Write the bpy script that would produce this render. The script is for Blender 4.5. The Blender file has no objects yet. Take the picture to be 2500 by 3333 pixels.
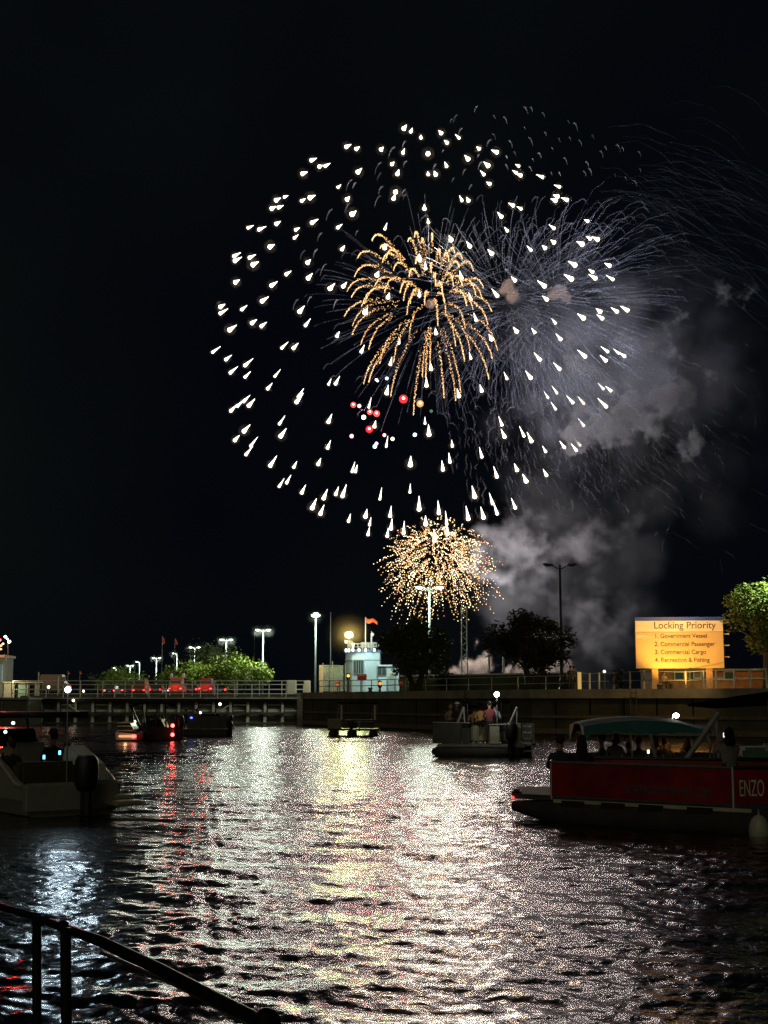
import bpy, bmesh, math, random
import numpy as np
from mathutils import Vector, Matrix
random.seed(7); rng = np.random.default_rng(11)
S = bpy.context.scene
C = S.collection
PI = math.pi
# ------------------------------------------------------------------ camera
F = 4600.0; CAMH = 2.4; HZ = 2280.0
PITCH = math.atan((HZ - 1666.5) / F)
cam_d = bpy.data.cameras.new('camera'); cam = bpy.data.objects.new('camera', cam_d); C.objects.link(cam)
cam.location = (0, 0, CAMH); cam.rotation_euler = (PI/2 + PITCH, 0, 0)
cam_d.sensor_fit = 'VERTICAL'; cam_d.sensor_height = 36; cam_d.lens = 36 * F / 3333
cam_d.clip_start = 0.1; cam_d.clip_end = 20000
S.camera = cam
# ------------------------------------------------------------------ world / exposure
W = bpy.data.worlds.new('World'); S.world = W; W.use_nodes = True
nt = W.node_tree; nt.nodes.clear()
out = nt.nodes.new('ShaderNodeOutputWorld'); bg = nt.nodes.new('ShaderNodeBackground')
tc = nt.nodes.new('ShaderNodeTexCoord'); nz = nt.nodes.new('ShaderNodeTexNoise'); nz.inputs['Scale'].default_value = 3.0
nz.inputs['Detail'].default_value = 3
cr = nt.nodes.new('ShaderNodeValToRGB')
cr.color_ramp.elements[0].position = 0.35; cr.color_ramp.elements[0].color = (0.0008, 0.0014, 0.0030, 1)
cr.color_ramp.elements[1].position = 0.75; cr.color_ramp.elements[1].color = (0.0032, 0.0042, 0.0042, 1)
nt.links.new(tc.outputs['Generated'], nz.inputs['Vector']); nt.links.new(nz.outputs['Fac'], cr.inputs['Fac'])
nt.links.new(cr.outputs['Color'], bg.inputs['Color']); bg.inputs['Strength'].default_value = 1.0
nt.links.new(bg.outputs[0], out.inputs['Surface'])
sun_d = bpy.data.lights.new('city_glow', 'SUN'); sun = bpy.data.objects.new('city_glow', sun_d); C.objects.link(sun)
sun_d.energy = 0.17; sun_d.angle = math.radians(60); sun_d.color = (1.0, 0.86, 0.62)
sun.rotation_euler = (math.radians(58), 0, math.radians(-25))
S.view_settings.view_transform = 'Standard'; S.view_settings.look = 'None'
S.view_settings.exposure = 0; S.view_settings.gamma = 1
S.render.engine = 'CYCLES'
cy = S.cycles
cy.use_denoising = True; cy.denoiser = 'OPENIMAGEDENOISE'; cy.denoising_input_passes = 'RGB_ALBEDO_NORMAL'; cy.denoising_prefilter = 'NONE'
cy.max_bounces = 6; cy.diffuse_bounces = 1; cy.glossy_bounces = 3; cy.transmission_bounces = 4
cy.transparent_max_bounces = 24; cy.volume_bounces = 0
cy.sample_clamp_indirect = 8; cy.sample_clamp_direct = 26
cy.volume_step_rate = 1.3; cy.volume_max_steps = 96
cy.use_light_tree = True

cp, sp = math.cos(PITCH), math.sin(PITCH)
def P(px, py, D):
    """world point on the ray through photo pixel (px, py) whose ground distance along +Y is D"""
    cx = (px - 1250) / F; cz = -(py - 1666.5) / F
    d = Vector((cx, cp - cz * sp, sp + cz * cp))
    k = D / d.y
    return Vector((d.x * k, D, CAMH + d.z * k))
def XD(px, D): return (px - 1250) / F * D
def DW(py): return CAMH * F / (py - HZ)
def ZZ(py, D): return CAMH + (HZ - py) / F * D

# ------------------------------------------------------------------ materials
_m = {}
def mat(name, col, rough=0.6, metal=0.0, var=0.25, scale=6.0, bump=0.0, spec=0.5, trans=0.0, alpha=1.0):
    if name in _m: return _m[name]
    m = bpy.data.materials.new(name); m.use_nodes = True; n = m.node_tree; b = n.nodes['Principled BSDF']
    b.inputs['Roughness'].default_value = rough; b.inputs['Metallic'].default_value = metal
    b.inputs['Specular IOR Level'].default_value = spec
    b.inputs['Transmission Weight'].default_value = trans; b.inputs['Alpha'].default_value = alpha
    t = n.nodes.new('ShaderNodeTexCoord'); z = n.nodes.new('ShaderNodeTexNoise')
    z.inputs['Scale'].default_value = scale; z.inputs['Detail'].default_value = 5; z.inputs['Roughness'].default_value = .65
    n.links.new(t.outputs['Object'], z.inputs['Vector'])
    r = n.nodes.new('ShaderNodeValToRGB'); e = r.color_ramp.elements
    e[0].position = 0.3; e[1].position = 0.7
    e[0].color = (*[c * (1 - var) for c in col], 1); e[1].color = (*[min(1, c * (1 + var)) for c in col], 1)
    n.links.new(z.outputs['Fac'], r.inputs['Fac']); n.links.new(r.outputs['Color'], b.inputs['Base Color'])
    if bump:
        bp = n.nodes.new('ShaderNodeBump'); bp.inputs['Strength'].default_value = bump
        n.links.new(z.outputs['Fac'], bp.inputs['Height']); n.links.new(bp.outputs['Normal'], b.inputs['Normal'])
    _m[name] = m; return m
def emis(name, col, strength, sample=True):
    if name in _m: return _m[name]
    m = bpy.data.materials.new(name); m.use_nodes = True; n = m.node_tree; n.nodes.clear()
    o = n.nodes.new('ShaderNodeOutputMaterial'); e = n.nodes.new('ShaderNodeEmission')
    e.inputs['Color'].default_value = (*col, 1); e.inputs['Strength'].default_value = strength
    n.links.new(e.outputs[0], o.inputs['Surface'])
    if not sample: m.cycles.emission_sampling = 'NONE'
    _m[name] = m; return m

def scatter_mat(name, col, dens):
    if name in _m: return _m[name]
    m = bpy.data.materials.new(name); m.use_nodes = True; n = m.node_tree; n.nodes.clear()
    o = n.nodes.new('ShaderNodeOutputMaterial'); v = n.nodes.new('ShaderNodeVolumeScatter')
    v.inputs['Color'].default_value = (*col, 1); v.inputs['Density'].default_value = dens
    n.links.new(v.outputs[0], o.inputs['Volume']); _m[name] = m; return m
def halo_mat(name, col, dens, R):  # scattering ball fading outward, stands in for lens bloom
    if name in _m: return _m[name]
    m = scatter_mat(name, col, dens); n = m.node_tree; v = [q for q in n.nodes if q.type == 'VOLUME_SCATTER'][0]
    t = n.nodes.new('ShaderNodeTexCoord'); ln = n.nodes.new('ShaderNodeVectorMath'); ln.operation = 'LENGTH'
    r = n.nodes.new('ShaderNodeMapRange'); r.interpolation_type = 'SMOOTHSTEP'; r.inputs['From Min'].default_value = 0; r.inputs['From Max'].default_value = R
    r.inputs['To Min'].default_value = dens; r.inputs['To Max'].default_value = 0
    r.inputs['To Min'].default_value = 1; pw = n.nodes.new('ShaderNodeMath'); pw.operation = 'POWER'; pw.inputs[1].default_value = 2.6
    mu = n.nodes.new('ShaderNodeMath'); mu.operation = 'MULTIPLY'; mu.inputs[1].default_value = dens
    n.links.new(t.outputs['Object'], ln.inputs[0]); n.links.new(ln.outputs['Value'], r.inputs['Value']); n.links.new(r.outputs[0], pw.inputs[0])
    n.links.new(pw.outputs[0], mu.inputs[0]); n.links.new(mu.outputs[0], v.inputs['Density'])
    return m
# ------------------------------------------------------------------ mesh builder
def _ico(sub):
    bm = bmesh.new(); bmesh.ops.create_icosphere(bm, subdivisions=sub, radius=1)
    v = [tuple(x.co) for x in bm.verts]; f = [tuple(y.index for y in x.verts) for x in bm.faces]; bm.free(); return v, f
ICO = {1: _ico(1), 2: _ico(2), 3: _ico(3)}
class MB:
    def __init__(s): s.v = []; s.f = []; s.mi = []; s.cur = 0
    def add(s, vs, fs):
        o = len(s.v); s.v.extend([tuple(v) for v in vs]); s.f.extend([tuple(i + o for i in f) for f in fs]); s.mi.extend([s.cur] * len(fs)); return s
    def box(s, c, d, rot=None, taper=1.0):
        x, y, z = d[0]/2, d[1]/2, d[2]/2
        vs = [Vector((a*x*(taper if k > 0 else 1), b*y*(taper if k > 0 else 1), k*z)) for k in (-1, 1) for a, b in ((-1,-1),(1,-1),(1,1),(-1,1))]
        if rot is not None: vs = [rot @ v for v in vs]
        vs = [v + Vector(c) for v in vs]
        return s.add(vs, [(0,3,2,1),(4,5,6,7),(0,1,5,4),(1,2,6,5),(2,3,7,6),(3,0,4,7)])
    def bbox(s, c, d, bev=0.03, rot=None):
        bm = bmesh.new(); bmesh.ops.create_cube(bm, size=1)
        for v in bm.verts: v.co = Vector((v.co.x*d[0], v.co.y*d[1], v.co.z*d[2]))
        bmesh.ops.bevel(bm, geom=bm.edges[:], offset=bev, segments=2, affect='EDGES')
        vs = [v.co.copy() for v in bm.verts]; fs = [tuple(v.index for v in f.verts) for f in bm.faces]; bm.free()
        if rot is not None: vs = [rot @ v for v in vs]
        return s.add([v + Vector(c) for v in vs], fs)
    def tube(s, pts, r, n=8, cap=True):
        pts = [Vector(p) for p in pts]; m = len(pts)
        rr = r if isinstance(r, (list, tuple)) else [r]*m
        o = []; up = Vector((0, 0, 1))
        for i, p in enumerate(pts):
            t = (pts[min(i+1, m-1)] - pts[max(i-1, 0)])
            if t.length < 1e-9: t = Vector((0, 0, 1))
            t.normalize()
            a = t.cross(up)
            if a.length < .05: a = t.cross(Vector((1, 0, 0)))
            a.normalize(); b = t.cross(a)
            o += [p + (a*math.cos(2*PI*k/n) + b*math.sin(2*PI*k/n))*rr[i] for k in range(n)]
        fs = [(i*n+k, i*n+(k+1) % n, (i+1)*n+(k+1) % n, (i+1)*n+k) for i in range(m-1) for k in range(n)]
        if cap: fs += [tuple(range(n))[::-1], tuple(range((m-1)*n, m*n))]
        return s.add(o, fs)
    def lathe(s, prof, c=(0,0,0), n=16, axis='z'):
        o = []
        for r, h in prof:
            for k in range(n):
                a = 2*PI*k/n; x, y = r*math.cos(a), r*math.sin(a)
                v = (x, y, h) if axis == 'z' else ((h, x, y) if axis == 'x' else (x, h, y))
                o.append(Vector(v) + Vector(c))
        m = len(prof)
        fs = [(i*n+k, i*n+(k+1) % n, (i+1)*n+(k+1) % n, (i+1)*n+k) for i in range(m-1) for k in range(n)]
        fs += [tuple(range(n))[::-1], tuple(range((m-1)*n, m*n))]
        return s.add(o, fs)
    def ball(s, c, r, sub=2):
        r = r if isinstance(r, (tuple, list)) else (r, r, r)
        v, f = ICO[sub]; return s.add([(c[0]+a*r[0], c[1]+b*r[1], c[2]+d*r[2]) for a, b, d in v], f)
    def prism(s, poly, y0, y1, ax='y'):
        """extrude an (x, z) polygon between two y values (ax='z': an (x, y) polygon between two heights)"""
        n = len(poly)
        if ax == 'y': vs = [(a, y0, b) for a, b in poly] + [(a, y1, b) for a, b in poly]
        elif ax == 'x': vs = [(y0, a, b) for a, b in poly] + [(y1, a, b) for a, b in poly]
        else: vs = [(a, b, y0) for a, b in poly] + [(a, b, y1) for a, b in poly]
        fs = [tuple(range(n)), tuple(range(n, 2*n))[::-1]] + [(i, i+n, (i+1) % n + n, (i+1) % n) for i in range(n)]
        return s.add(vs, fs)
    def loft(s, rings, cap=True):
        n = len(rings[0]); vs = [v for r in rings for v in r]; m = len(rings)
        fs = [(i*n+k, i*n+(k+1) % n, (i+1)*n+(k+1) % n, (i+1)*n+k) for i in range(m-1) for k in range(n)]
        if cap: fs += [tuple(range(n))[::-1], tuple(range((m-1)*n, m*n))]
        return s.add(vs, fs)
    def build(s, name, m, parent=None, smooth=False, loc=None):
        me = bpy.data.meshes.new(name); me.from_pydata(s.v, [], s.f)
        ms = m if isinstance(m, (list, tuple)) else [m]
        for x in ms: me.materials.append(x)
        if len(ms) > 1: me.polygons.foreach_set('material_index', s.mi)
        bm = bmesh.new(); bm.from_mesh(me); bmesh.ops.recalc_face_normals(bm, faces=bm.faces); bm.to_mesh(me); bm.free()
        if smooth: me.polygons.foreach_set('use_smooth', [True]*len(me.polygons))
        me.update()
        o = bpy.data.objects.new(name, me); C.objects.link(o)
        if parent: o.parent = parent
        if loc is not None: o.location = loc
        return o
def tag(o, label=None, cat=None, group=None, kind=None):
    if label: o['label'] = label
    if cat: o['category'] = cat
    if group: o['group'] = group
    if kind: o['kind'] = kind
    return o
def thing(name, loc, label, cat, rz=0, group=None, kind=None):
    o = bpy.data.objects.new(name, None); C.objects.link(o); o.location = loc; o.rotation_euler = (0, 0, rz); o.empty_display_size = .2
    return tag(o, label, cat, group, kind)
def copy_tree(o, parent=None):
    c = o.copy(); C.objects.link(c); c.parent = parent
    for ch in list(o.children): copy_tree(ch, c)
    return c
def plight(loc, power, col, parent=None, r=0.25, name='lamp_glow', spot=None, target=None):
    d = bpy.data.lights.new(name, 'SPOT' if spot else 'POINT'); d.energy = power; d.color = col; d.shadow_soft_size = r
    o = bpy.data.objects.new(name, d); C.objects.link(o); o.location = loc
    if parent: o.parent = parent
    if spot:
        d.spot_size = math.radians(spot); d.spot_blend = .5
        base = parent.matrix_basis @ Vector(loc) if parent else Vector(loc)
        v = Vector(target) - base
        q = v.to_track_quat('-Z', 'Y').to_euler()
        if parent: q.z -= parent.rotation_euler.z
        o.rotation_euler = q
    return o
def text(body, size, m, parent, loc, rot, name='lettering', depth=0.004, align='LEFT', sx=1.0, bold=0.0):
    cu = bpy.data.curves.new('t', 'FONT'); cu.body = body; cu.size = size; cu.extrude = depth; cu.align_x = align; cu.offset = bold
    t = bpy.data.objects.new('t', cu); C.objects.link(t)
    dg = bpy.context.evaluated_depsgraph_get(); me = bpy.data.meshes.new_from_object(t.evaluated_get(dg))
    bpy.data.objects.remove(t)
    me.materials.clear(); me.materials.append(m)
    o = bpy.data.objects.new(name, me); C.objects.link(o); o.parent = parent; o.location = loc; o.rotation_euler = rot; o.scale = (sx, 1, 1)
    return o

# common materials
concrete = mat('concrete', (.27, .26, .21), .9, var=.35, scale=1.2, bump=.3)
concrete_dark = mat('concrete_dark', (.16, .155, .12), .9, var=.4, scale=.8, bump=.3)
asphalt = mat('asphalt', (.06, .06, .058), .9, var=.3, scale=3)
grass_m = mat('grass_blades', (.05, .075, .02), .9, var=.4, scale=5, bump=.4)
steel = mat('galvanised_steel', (.38, .40, .38), .5, .3, var=.2, scale=9)
steel_dark = mat('dark_steel', (.07, .075, .07), .6, .3, var=.3, scale=6)
black = mat('black_paint', (.012, .012, .013), .45, var=.3)
rubber = mat('black_rubber', (.01, .01, .01), .8, var=.3)
white_gel = mat('white_gelcoat', (.55, .55, .50), .35, var=.08, scale=3)
alu = mat('aluminium', (.45, .46, .45), .4, .6, var=.2, scale=4)
glass_d = mat('dark_glass', (.02, .025, .03), .08, var=.1, spec=.8)
lamp_on = emis('lamp_lens_lit', (.88, 1.0, .86), 4.5)
wood = mat('weathered_timber', (.12, .10, .06), .85, var=.4, scale=4, bump=.3)

# ================================================================== WATER
def build_water():
    nr, nc = 1000, 900
    ys = np.exp(np.linspace(math.log(5.5), math.log(175), nr)); an = np.linspace(-0.42, 0.42, nc)
    Y = np.repeat(ys[:, None], nc, 1); X = Y * np.tan(an)[None, :]
    dy = np.gradient(ys)[:, None]
    Zh = np.zeros_like(X); K = 84
    lam = np.exp(rng.uniform(math.log(.16), math.log(2.6), K)); th = rng.normal(-0.35, .75, K) + PI/2
    ph = rng.uniform(0, 2*PI, K)
    for l, t, p in zip(lam, th, ph):
        k = 2*PI/l; slope = .115*math.sqrt(2/K)
        if l > .9: slope *= .62
        step = np.maximum(dy*abs(math.sin(t)), Y*0.00093*abs(math.cos(t)))
        w = np.clip((l/step - 2.5)/3.0, 0, 1)
        ph2 = k*(X*math.cos(t) + Y*math.sin(t)) + p
        Zh += (slope/k)*w*np.sin(ph2)
    patch = 1 + .45*np.sin(X*.31+Y*.11+1)*np.sin(Y*.17-X*.07) + .25*np.sin(X*.9+Y*.5)*np.sin(Y*.45)
    Zh *= np.clip(patch, .35, 1.6)
    co = np.stack([X, Y, Zh], -1).reshape(-1, 3)
    i, j = np.meshgrid(np.arange(nr-1), np.arange(nc-1), indexing='ij'); a = (i*nc+j).ravel()
    q = np.stack([a, a+1, a+nc+1, a+nc], -1)
    ex = np.array([(-6000, -300, -.35), (6000, -300, -.35), (6000, 9000, -.35), (-6000, 9000, -.35)], float)
    nv = len(co); co = np.vstack([co, ex]); q = np.vstack([q, [[nv, nv+1, nv+2, nv+3]]])
    me = bpy.data.meshes.new('water'); me.vertices.add(len(co)); me.vertices.foreach_set('co', co.ravel())
    me.loops.add(q.size); me.loops.foreach_set('vertex_index', q.ravel().astype(np.int32))
    me.polygons.add(len(q)); me.polygons.foreach_set('loop_start', np.arange(0, q.size, 4, dtype=np.int32))
    me.polygons.foreach_set('use_smooth', np.ones(len(q), bool)); me.update(calc_edges=True)
    m = bpy.data.materials.new('river_water'); m.use_nodes = True; n = m.node_tree; b = n.nodes['Principled BSDF']
    b.inputs['Base Color'].default_value = (.0025, .0035, .003, 1); b.inputs['Roughness'].default_value = .16
    b.inputs['IOR'].default_value = 1.33; b.inputs['Specular IOR Level'].default_value = .6
    t = n.nodes.new('ShaderNodeTexCoord'); mp = n.nodes.new('ShaderNodeMapping'); mp.inputs['Scale'].default_value = (1, .75, 1)
    n.links.new(t.outputs['Object'], mp.inputs['Vector'])
    prev = None
    for sc, dist, det in ((1.1, .045, 3), (5.5, .015, 2), (15, .0034, 1)):
        z = n.nodes.new('ShaderNodeTexNoise'); z.inputs['Scale'].default_value = sc; z.inputs['Detail'].default_value = det
        z.inputs['Distortion'].default_value = .6
        n.links.new(mp.outputs['Vector'], z.inputs['Vector'])
        bp = n.nodes.new('ShaderNodeBump'); bp.inputs['Strength'].default_value = 1; bp.inputs['Distance'].default_value = dist
        n.links.new(z.outputs['Fac'], bp.inputs['Height'])
        if prev: n.links.new(prev.outputs['Normal'], bp.inputs['Normal'])
        prev = bp
    n.links.new(prev.outputs['Normal'], b.inputs['Normal'])
    me.materials.append(m)
    o = bpy.data.objects.new('water', me); C.objects.link(o); o['kind'] = 'structure'
build_water()

# ================================================================== LAND, QUAY, LOCK GATE
GZ = 3.1
Q = [(-7.4, 138), (2, 116.5), (10.7, 99.5), (22.5, 90), (70, 76)]
land = Q + [(420, 70), (420, 420), (-260, 420), (-260, 153), (-6.6, 153)]
m = MB(); m.prism(land, -3, GZ - .004, ax='z')
tag(m.build('ground', mat('turf_and_soil', (.045, .05, .025), .95, var=.5, scale=.25, bump=.3)), kind='structure')
pav = [(a, b + .1) for a, b in Q] + [(70, 80), (24, 96.5), (12, 106), (4, 122), (-4.5, 141)]
m = MB(); m.prism(pav, GZ - .004, GZ, ax='z')
tag(m.build('pavement', mat('quay_paving', (.22, .21, .17), .9, var=.35, scale=.8, bump=.2)), kind='structure')
m = MB(); m.prism([(-60, 165), (-5, 165), (60, 190), (60, 240), (-120, 330), (-160, 330)], GZ - .003, GZ + .002, ax='z')
tag(m.build('road', asphalt), kind='structure')
def strip(m, pts, off0, off1, z0, z1):
    """band along pts between two offsets towards the camera"""
    def offp(o):
        r = []
        for i, p in enumerate(pts):
            a = Vector(pts[max(i-1, 0)]); b = Vector(pts[min(i+1, len(pts)-1)]); t = (b-a).normalized()
            r.append((p[0] + t.y*o, p[1] - t.x*o))
        return r
    A, B = offp(off0), offp(off1); n = len(pts)
    vs = [(x, y, z0) for x, y in A] + [(x, y, z0) for x, y in B] + [(x, y, z1) for x, y in A] + [(x, y, z1) for x, y in B]
    fs = []
    for i in range(n-1):
        fs += [(i, i+1, n+i+1, n+i), (2*n+i, 3*n+i, 3*n+i+1, 2*n+i+1), (n+i, n+i+1, 3*n+i+1, 3*n+i), (i, 2*n+i, 2*n+i+1, i+1)]
    fs += [(0, n, 3*n, 2*n), (n-1, 3*n-1, 4*n-1, 2*n-1)]
    m.add(vs, fs)
qw = thing('quay_wall', (10, 99, 0), 'long dark concrete quay wall with paler coping at the right behind the boats', 'quay wall')
def at(o, *a):
    return o
def loc_build(mb, name, m_, parent, **k):
    o = mb.build(name, m_, parent, **k); o.matrix_parent_inverse = parent.matrix_basis.inverted(); return o
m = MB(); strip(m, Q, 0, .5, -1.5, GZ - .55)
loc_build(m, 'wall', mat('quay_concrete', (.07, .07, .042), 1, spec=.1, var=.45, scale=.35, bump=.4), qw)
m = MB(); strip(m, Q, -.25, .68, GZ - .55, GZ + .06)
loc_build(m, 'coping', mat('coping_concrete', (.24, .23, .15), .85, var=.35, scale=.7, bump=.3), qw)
m = MB(); strip(m, Q, .5, .62, 0.15, .5); strip(m, Q, .5, .6, 1.2, 1.4)
loc_build(m, 'fender_timber', wood, qw)
m = MB()
for t_ in (.12, .3, .47, .63, .8):
    for (xa, ya), (xb, yb) in ((Q[0], Q[1]), (Q[1], Q[2]), (Q[2], Q[3])):
        X_, Y_ = xa + (xb-xa)*t_, ya + (yb-ya)*t_; a_ = math.atan2(yb-ya, xb-xa)
        j = MB(); j.box((X_ + .5*math.sin(a_), Y_ - .5*math.cos(a_), 1.0), (.09, .05, 3.1), rot=Matrix.Rotation(a_, 3, 'Z')); loc_build(j, 'joint', mat('joint_dark', (.012, .012, .01), 1, spec=0), qw)
for X_, Y_ in ((-1.2, 123.2), (6.2, 107.5), (16.4, 94.5)):
    t = thing('wall_ladder', (X_, Y_ - .75, 0), {-1.2: 'steel ladder on the quay wall behind the far pontoon boat', 6.2: 'steel ladder on the quay wall behind the crowded pontoon boat', 16.4: 'steel ladder on the quay wall left of the teal canopy'}[X_], 'ladder', rz=-.9 if X_ < 14 else -.7)
    for sx in (-.22, .22): m = MB(); m.tube([(sx, 0, .1), (sx, 0, 3.2)], .03, 6); m.build('rail', steel_dark, t)
    for q in range(9): m = MB(); m.tube([(-.22, 0, .35 + q*.32), (.22, 0, .35 + q*.32)], .02, 5); m.build('rung', steel_dark, t)
# end pier of the quay by the gate
pr = thing('concrete_pier', (-8.0, 141, 0), 'square concrete pier between the lock gate and the quay wall', 'pier')
m = MB(); m.bbox((0, 0, .4), (1.0, 3, 5.0), .06); m.build('pier_shaft', concrete, pr)
m = MB(); m.bbox((1.05, .2, .3), (.55, 2.4, 5.0), .05); m.build('pier_buttress', concrete_dark, pr)
m = MB(); m.bbox((.3, 0, 3.02), (2.0, 3.2, .24), .04); m.build('pier_cap', concrete, pr)
# left pier
lp = thing('concrete_pier', (-43, 144, 0), 'broad low concrete pier at the left end of the lock gate', 'pier')
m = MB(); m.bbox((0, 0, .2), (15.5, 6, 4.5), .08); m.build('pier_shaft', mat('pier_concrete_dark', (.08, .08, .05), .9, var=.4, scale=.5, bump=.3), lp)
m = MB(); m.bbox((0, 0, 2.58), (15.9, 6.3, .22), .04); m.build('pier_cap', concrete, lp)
for x in (-1.5, 1.2, 3.4, 5.2): m = MB(); m.tube([(x, -3.12, -.5), (x, -3.12, 2.3)], .14); m.build('fender_pile', wood, lp)

# lock gate : frame of dark horizontal walers and pale uprights, skin plate behind
gate = thing('lock_gate', (-23, 147, 0), 'long steel lock gate of dark beams and pale uprights crossing the water', 'lock gate')
gm = mat('gate_steel_pale', (.55, .55, .44), .7, .1, var=.4, scale=2.5, bump=.2)
gd = mat('gate_steel_dark', (.06, .06, .045), .8, .1, var=.4, scale=2)
m = MB(); m.box((0, .9, 1.1), (29.5, .12, 3.6)); m.build('skin_plate', mat('gate_skin_plate', (.13, .13, .10), .8, var=.5, scale=.7, bump=.2), gate)
for z in (.05, 1.08, 2.38):
    m = MB(); m.bbox((0, .1, z), (29.8, .5, .24), .03); m.build('waler', gd, gate)
for i in range(17):
    x = -14.2 + i*1.78
    m = MB(); m.box((x, .35, .56), (.30, .12, .78)); m.box((x, .35, 1.72), (.26, .12, 1.04)); m.box((x, .5, 1.15), (.1, .3, 2.2)); m.build('upright', gm, gate)
m = MB()
for i in range(16):
    x = -13.3 + i*1.78
    if i % 2 == 0: m.box((x, .6, 1.95), (1.3, .08, .14))
    m.box((x, .6, 1.35), (1.2, .08, .1 + .1*(i % 3)))
m.build('rib', gm, gate)
for sgn, x0 in ((1, -9.5), (-1, 7)):
    m = MB(); m.tube([(x0, .0, 1.9), (x0 + 1.6*sgn, -.1, .9)], .07); m.build('brace', gm, gate)
m = MB(); m.box((0, .3, 2.62), (31.5, 1.9, .1)); m.build('walkway_deck', concrete, gate)
# walkway railing (thing of its own)
def railing(name, pts, h, step, label, cat='railing', rails=(1.0, .55), r=.035, m_=steel, post_r=None, z=GZ, group=None, mesh=None):
    base = Vector((*pts[0], z)); t = thing(name, base, label, cat, group=group)
    L = 0; segs = []
    for a, b in zip(pts[:-1], pts[1:]):
        a = Vector((*a, z)); b = Vector((*b, z)); n = max(1, round((b-a).length/step))
        for k in range(n + (b == Vector((*pts[-1], z)))): segs.append(a.lerp(b, k/n))
    for p in segs:
        q = p - base
        m = MB(); m.tube([q, q + Vector((0, 0, h))], post_r or r, 6); m.build('post', m_, t)
    for f in rails:
        m = MB(); m.tube([Vector((*p, z + h*f)) - base for p in pts], r*.9, 6); m.build('rail', m_, t)
    if mesh:
        m = MB(); zz = h*.96
        for a, b in zip(pts[:-1], pts[1:]):
            a = Vector((*a, z)) - base; b = Vector((*b, z)) - base; n = int((b-a).length/mesh)
            for k in range(n):
                p = a.lerp(b, k/n); m.tube([p + Vector((0, 0, .06)), p + Vector((0, 0, zz))], .008, 3, cap=False)
        m.build('infill_bars', m_, t)
    return t
rail_pale = mat('rail_paint_pale', (.52, .53, .46), .6, var=.2)
railing('walkway_railing', [(-38.3, 146.6), (-8.3, 146.6)], 1.35, 1.75, 'pale steel railing along the top of the lock gate walkway', rails=(1.0, .62, .3), r=.05, m_=rail_pale, z=2.68)
railing('walkway_railing', [(-38.6, 148.2), (-8.3, 148.2)], 1.75, 2.3, 'second taller railing just behind the lock gate walkway', rails=(1.0, .5), r=.045, m_=rail_pale, z=2.68)

# ================================================================== STREET LAMPS
pole_m = mat('lamp_pole_paint', (.20, .24, .22), .5, .1, var=.1)
def lamp(px, py, D, heads=2, label='', lit=(1, 1), power=5500, spread=.62, pole=pole_m, group='lit twin street lamps', name='street_lamp', hm=None, rz=0, col=(.86, 1.0, .80), lens=lamp_on, big=1.0):
    top = P(px, py, D); t = thing(name, (top.x, D, GZ), label, 'street lamp', rz=rz, group=group); H = top.z - GZ
    m = MB(); m.tube([(0, 0, 0), (0, 0, .5), (0, 0, H)], [.2, .14, .085], 10); m.build('pole', pole, t, smooth=True)
    m = MB(); m.lathe([(.28, 0), (.28, .12), (.17, .3)], n=12); m.build('base', pole, t)
    hm = hm or steel_dark
    sides = [(-1, 0), (1, 1)] if heads == 2 else [(-1, 0)] if heads == 1 else [(0, 0)]
    for sgn, i in sides:
        dx = spread*sgn
        if sgn:
            m = MB(); m.tube([(0, 0, H-.35), (dx*.45, 0, H-.22), (dx*.8, 0, H-.05)], .05, 6); m.build('arm', pole, t)
        m = MB(); m.bbox((dx*1.25, 0, H), (.8*big, .42, .17), .05, rot=Matrix.Rotation(-.08*sgn, 3, 'Y')); h = m.build('lamp_head', hm, t)
        on = lit[i] if i < len(lit) else 0
        if on:
            m = MB(); m.ball((0, 0, 0), 1.5, 3); m.build('bloom_halo', halo_mat('lamp_halo', (.9, 1, .85), .007, 1.5), h, loc=(dx*1.25, -.1, H-.3))  # added ball that scatters the lamp's light as a bloom halo
            m = MB(); m.ball((dx*1.25, -.02, H-.11), (.34*big, .24, .17*big), 2); m.build('lens', lens, h)
            plight((dx*1.25, -.05, H-.55), power*on, col, t, r=.22)
        else:
            m = MB(); m.ball((dx*1.25, 0, H-.1), (.3, .17, .05), 1); m.build('lens', glass_d, h)
    return t
lamp(1028, 1999, 171, 0, 'tall bright lamp with one big head, beside the mast left of the control house', power=5200, group=None, big=1.7)
lamp(857, 2048, 207, 2, 'nearest lit twin-headed lamp, directly right of the green-lit trees')
lamp(737, 2080, 241, 2, 'lit twin-headed lamp rising above the middle of the green-lit trees')
lamp(634, 2105, 276, 2, 'lamp whose left head shines over the dark tree crown', lit=(1, .1))
lamp(577, 2125, 311, 1, 'lamp with one lit head just right of the orange flag masts')
lamp(510, 2140, 345, 2, 'lit twin-headed lamp just left of the orange flag masts')
lamp(455, 2153, 385, 1, 'small lit lamp with a single left-hand head, far along the row')
lamp(424, 2165, 425, 2, 'small far lit lamp beside the smaller green-lit tree')
lamp(379, 2173, 470, 1, 'farthest lit lamp at the left end of the row')
lamp(1397, 1908, 131, 2, 'tall twin lamp with a glaring left head in front of the low golden firework', lit=(1, .35), spread=.75, power=3200, group=None)
lamp(1822, 1838, 107, 2, 'unlit black twin-headed lamp rising beside the round dark tree', lit=(0, 0), pole=black, hm=black, group=None, spread=.72)

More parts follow.
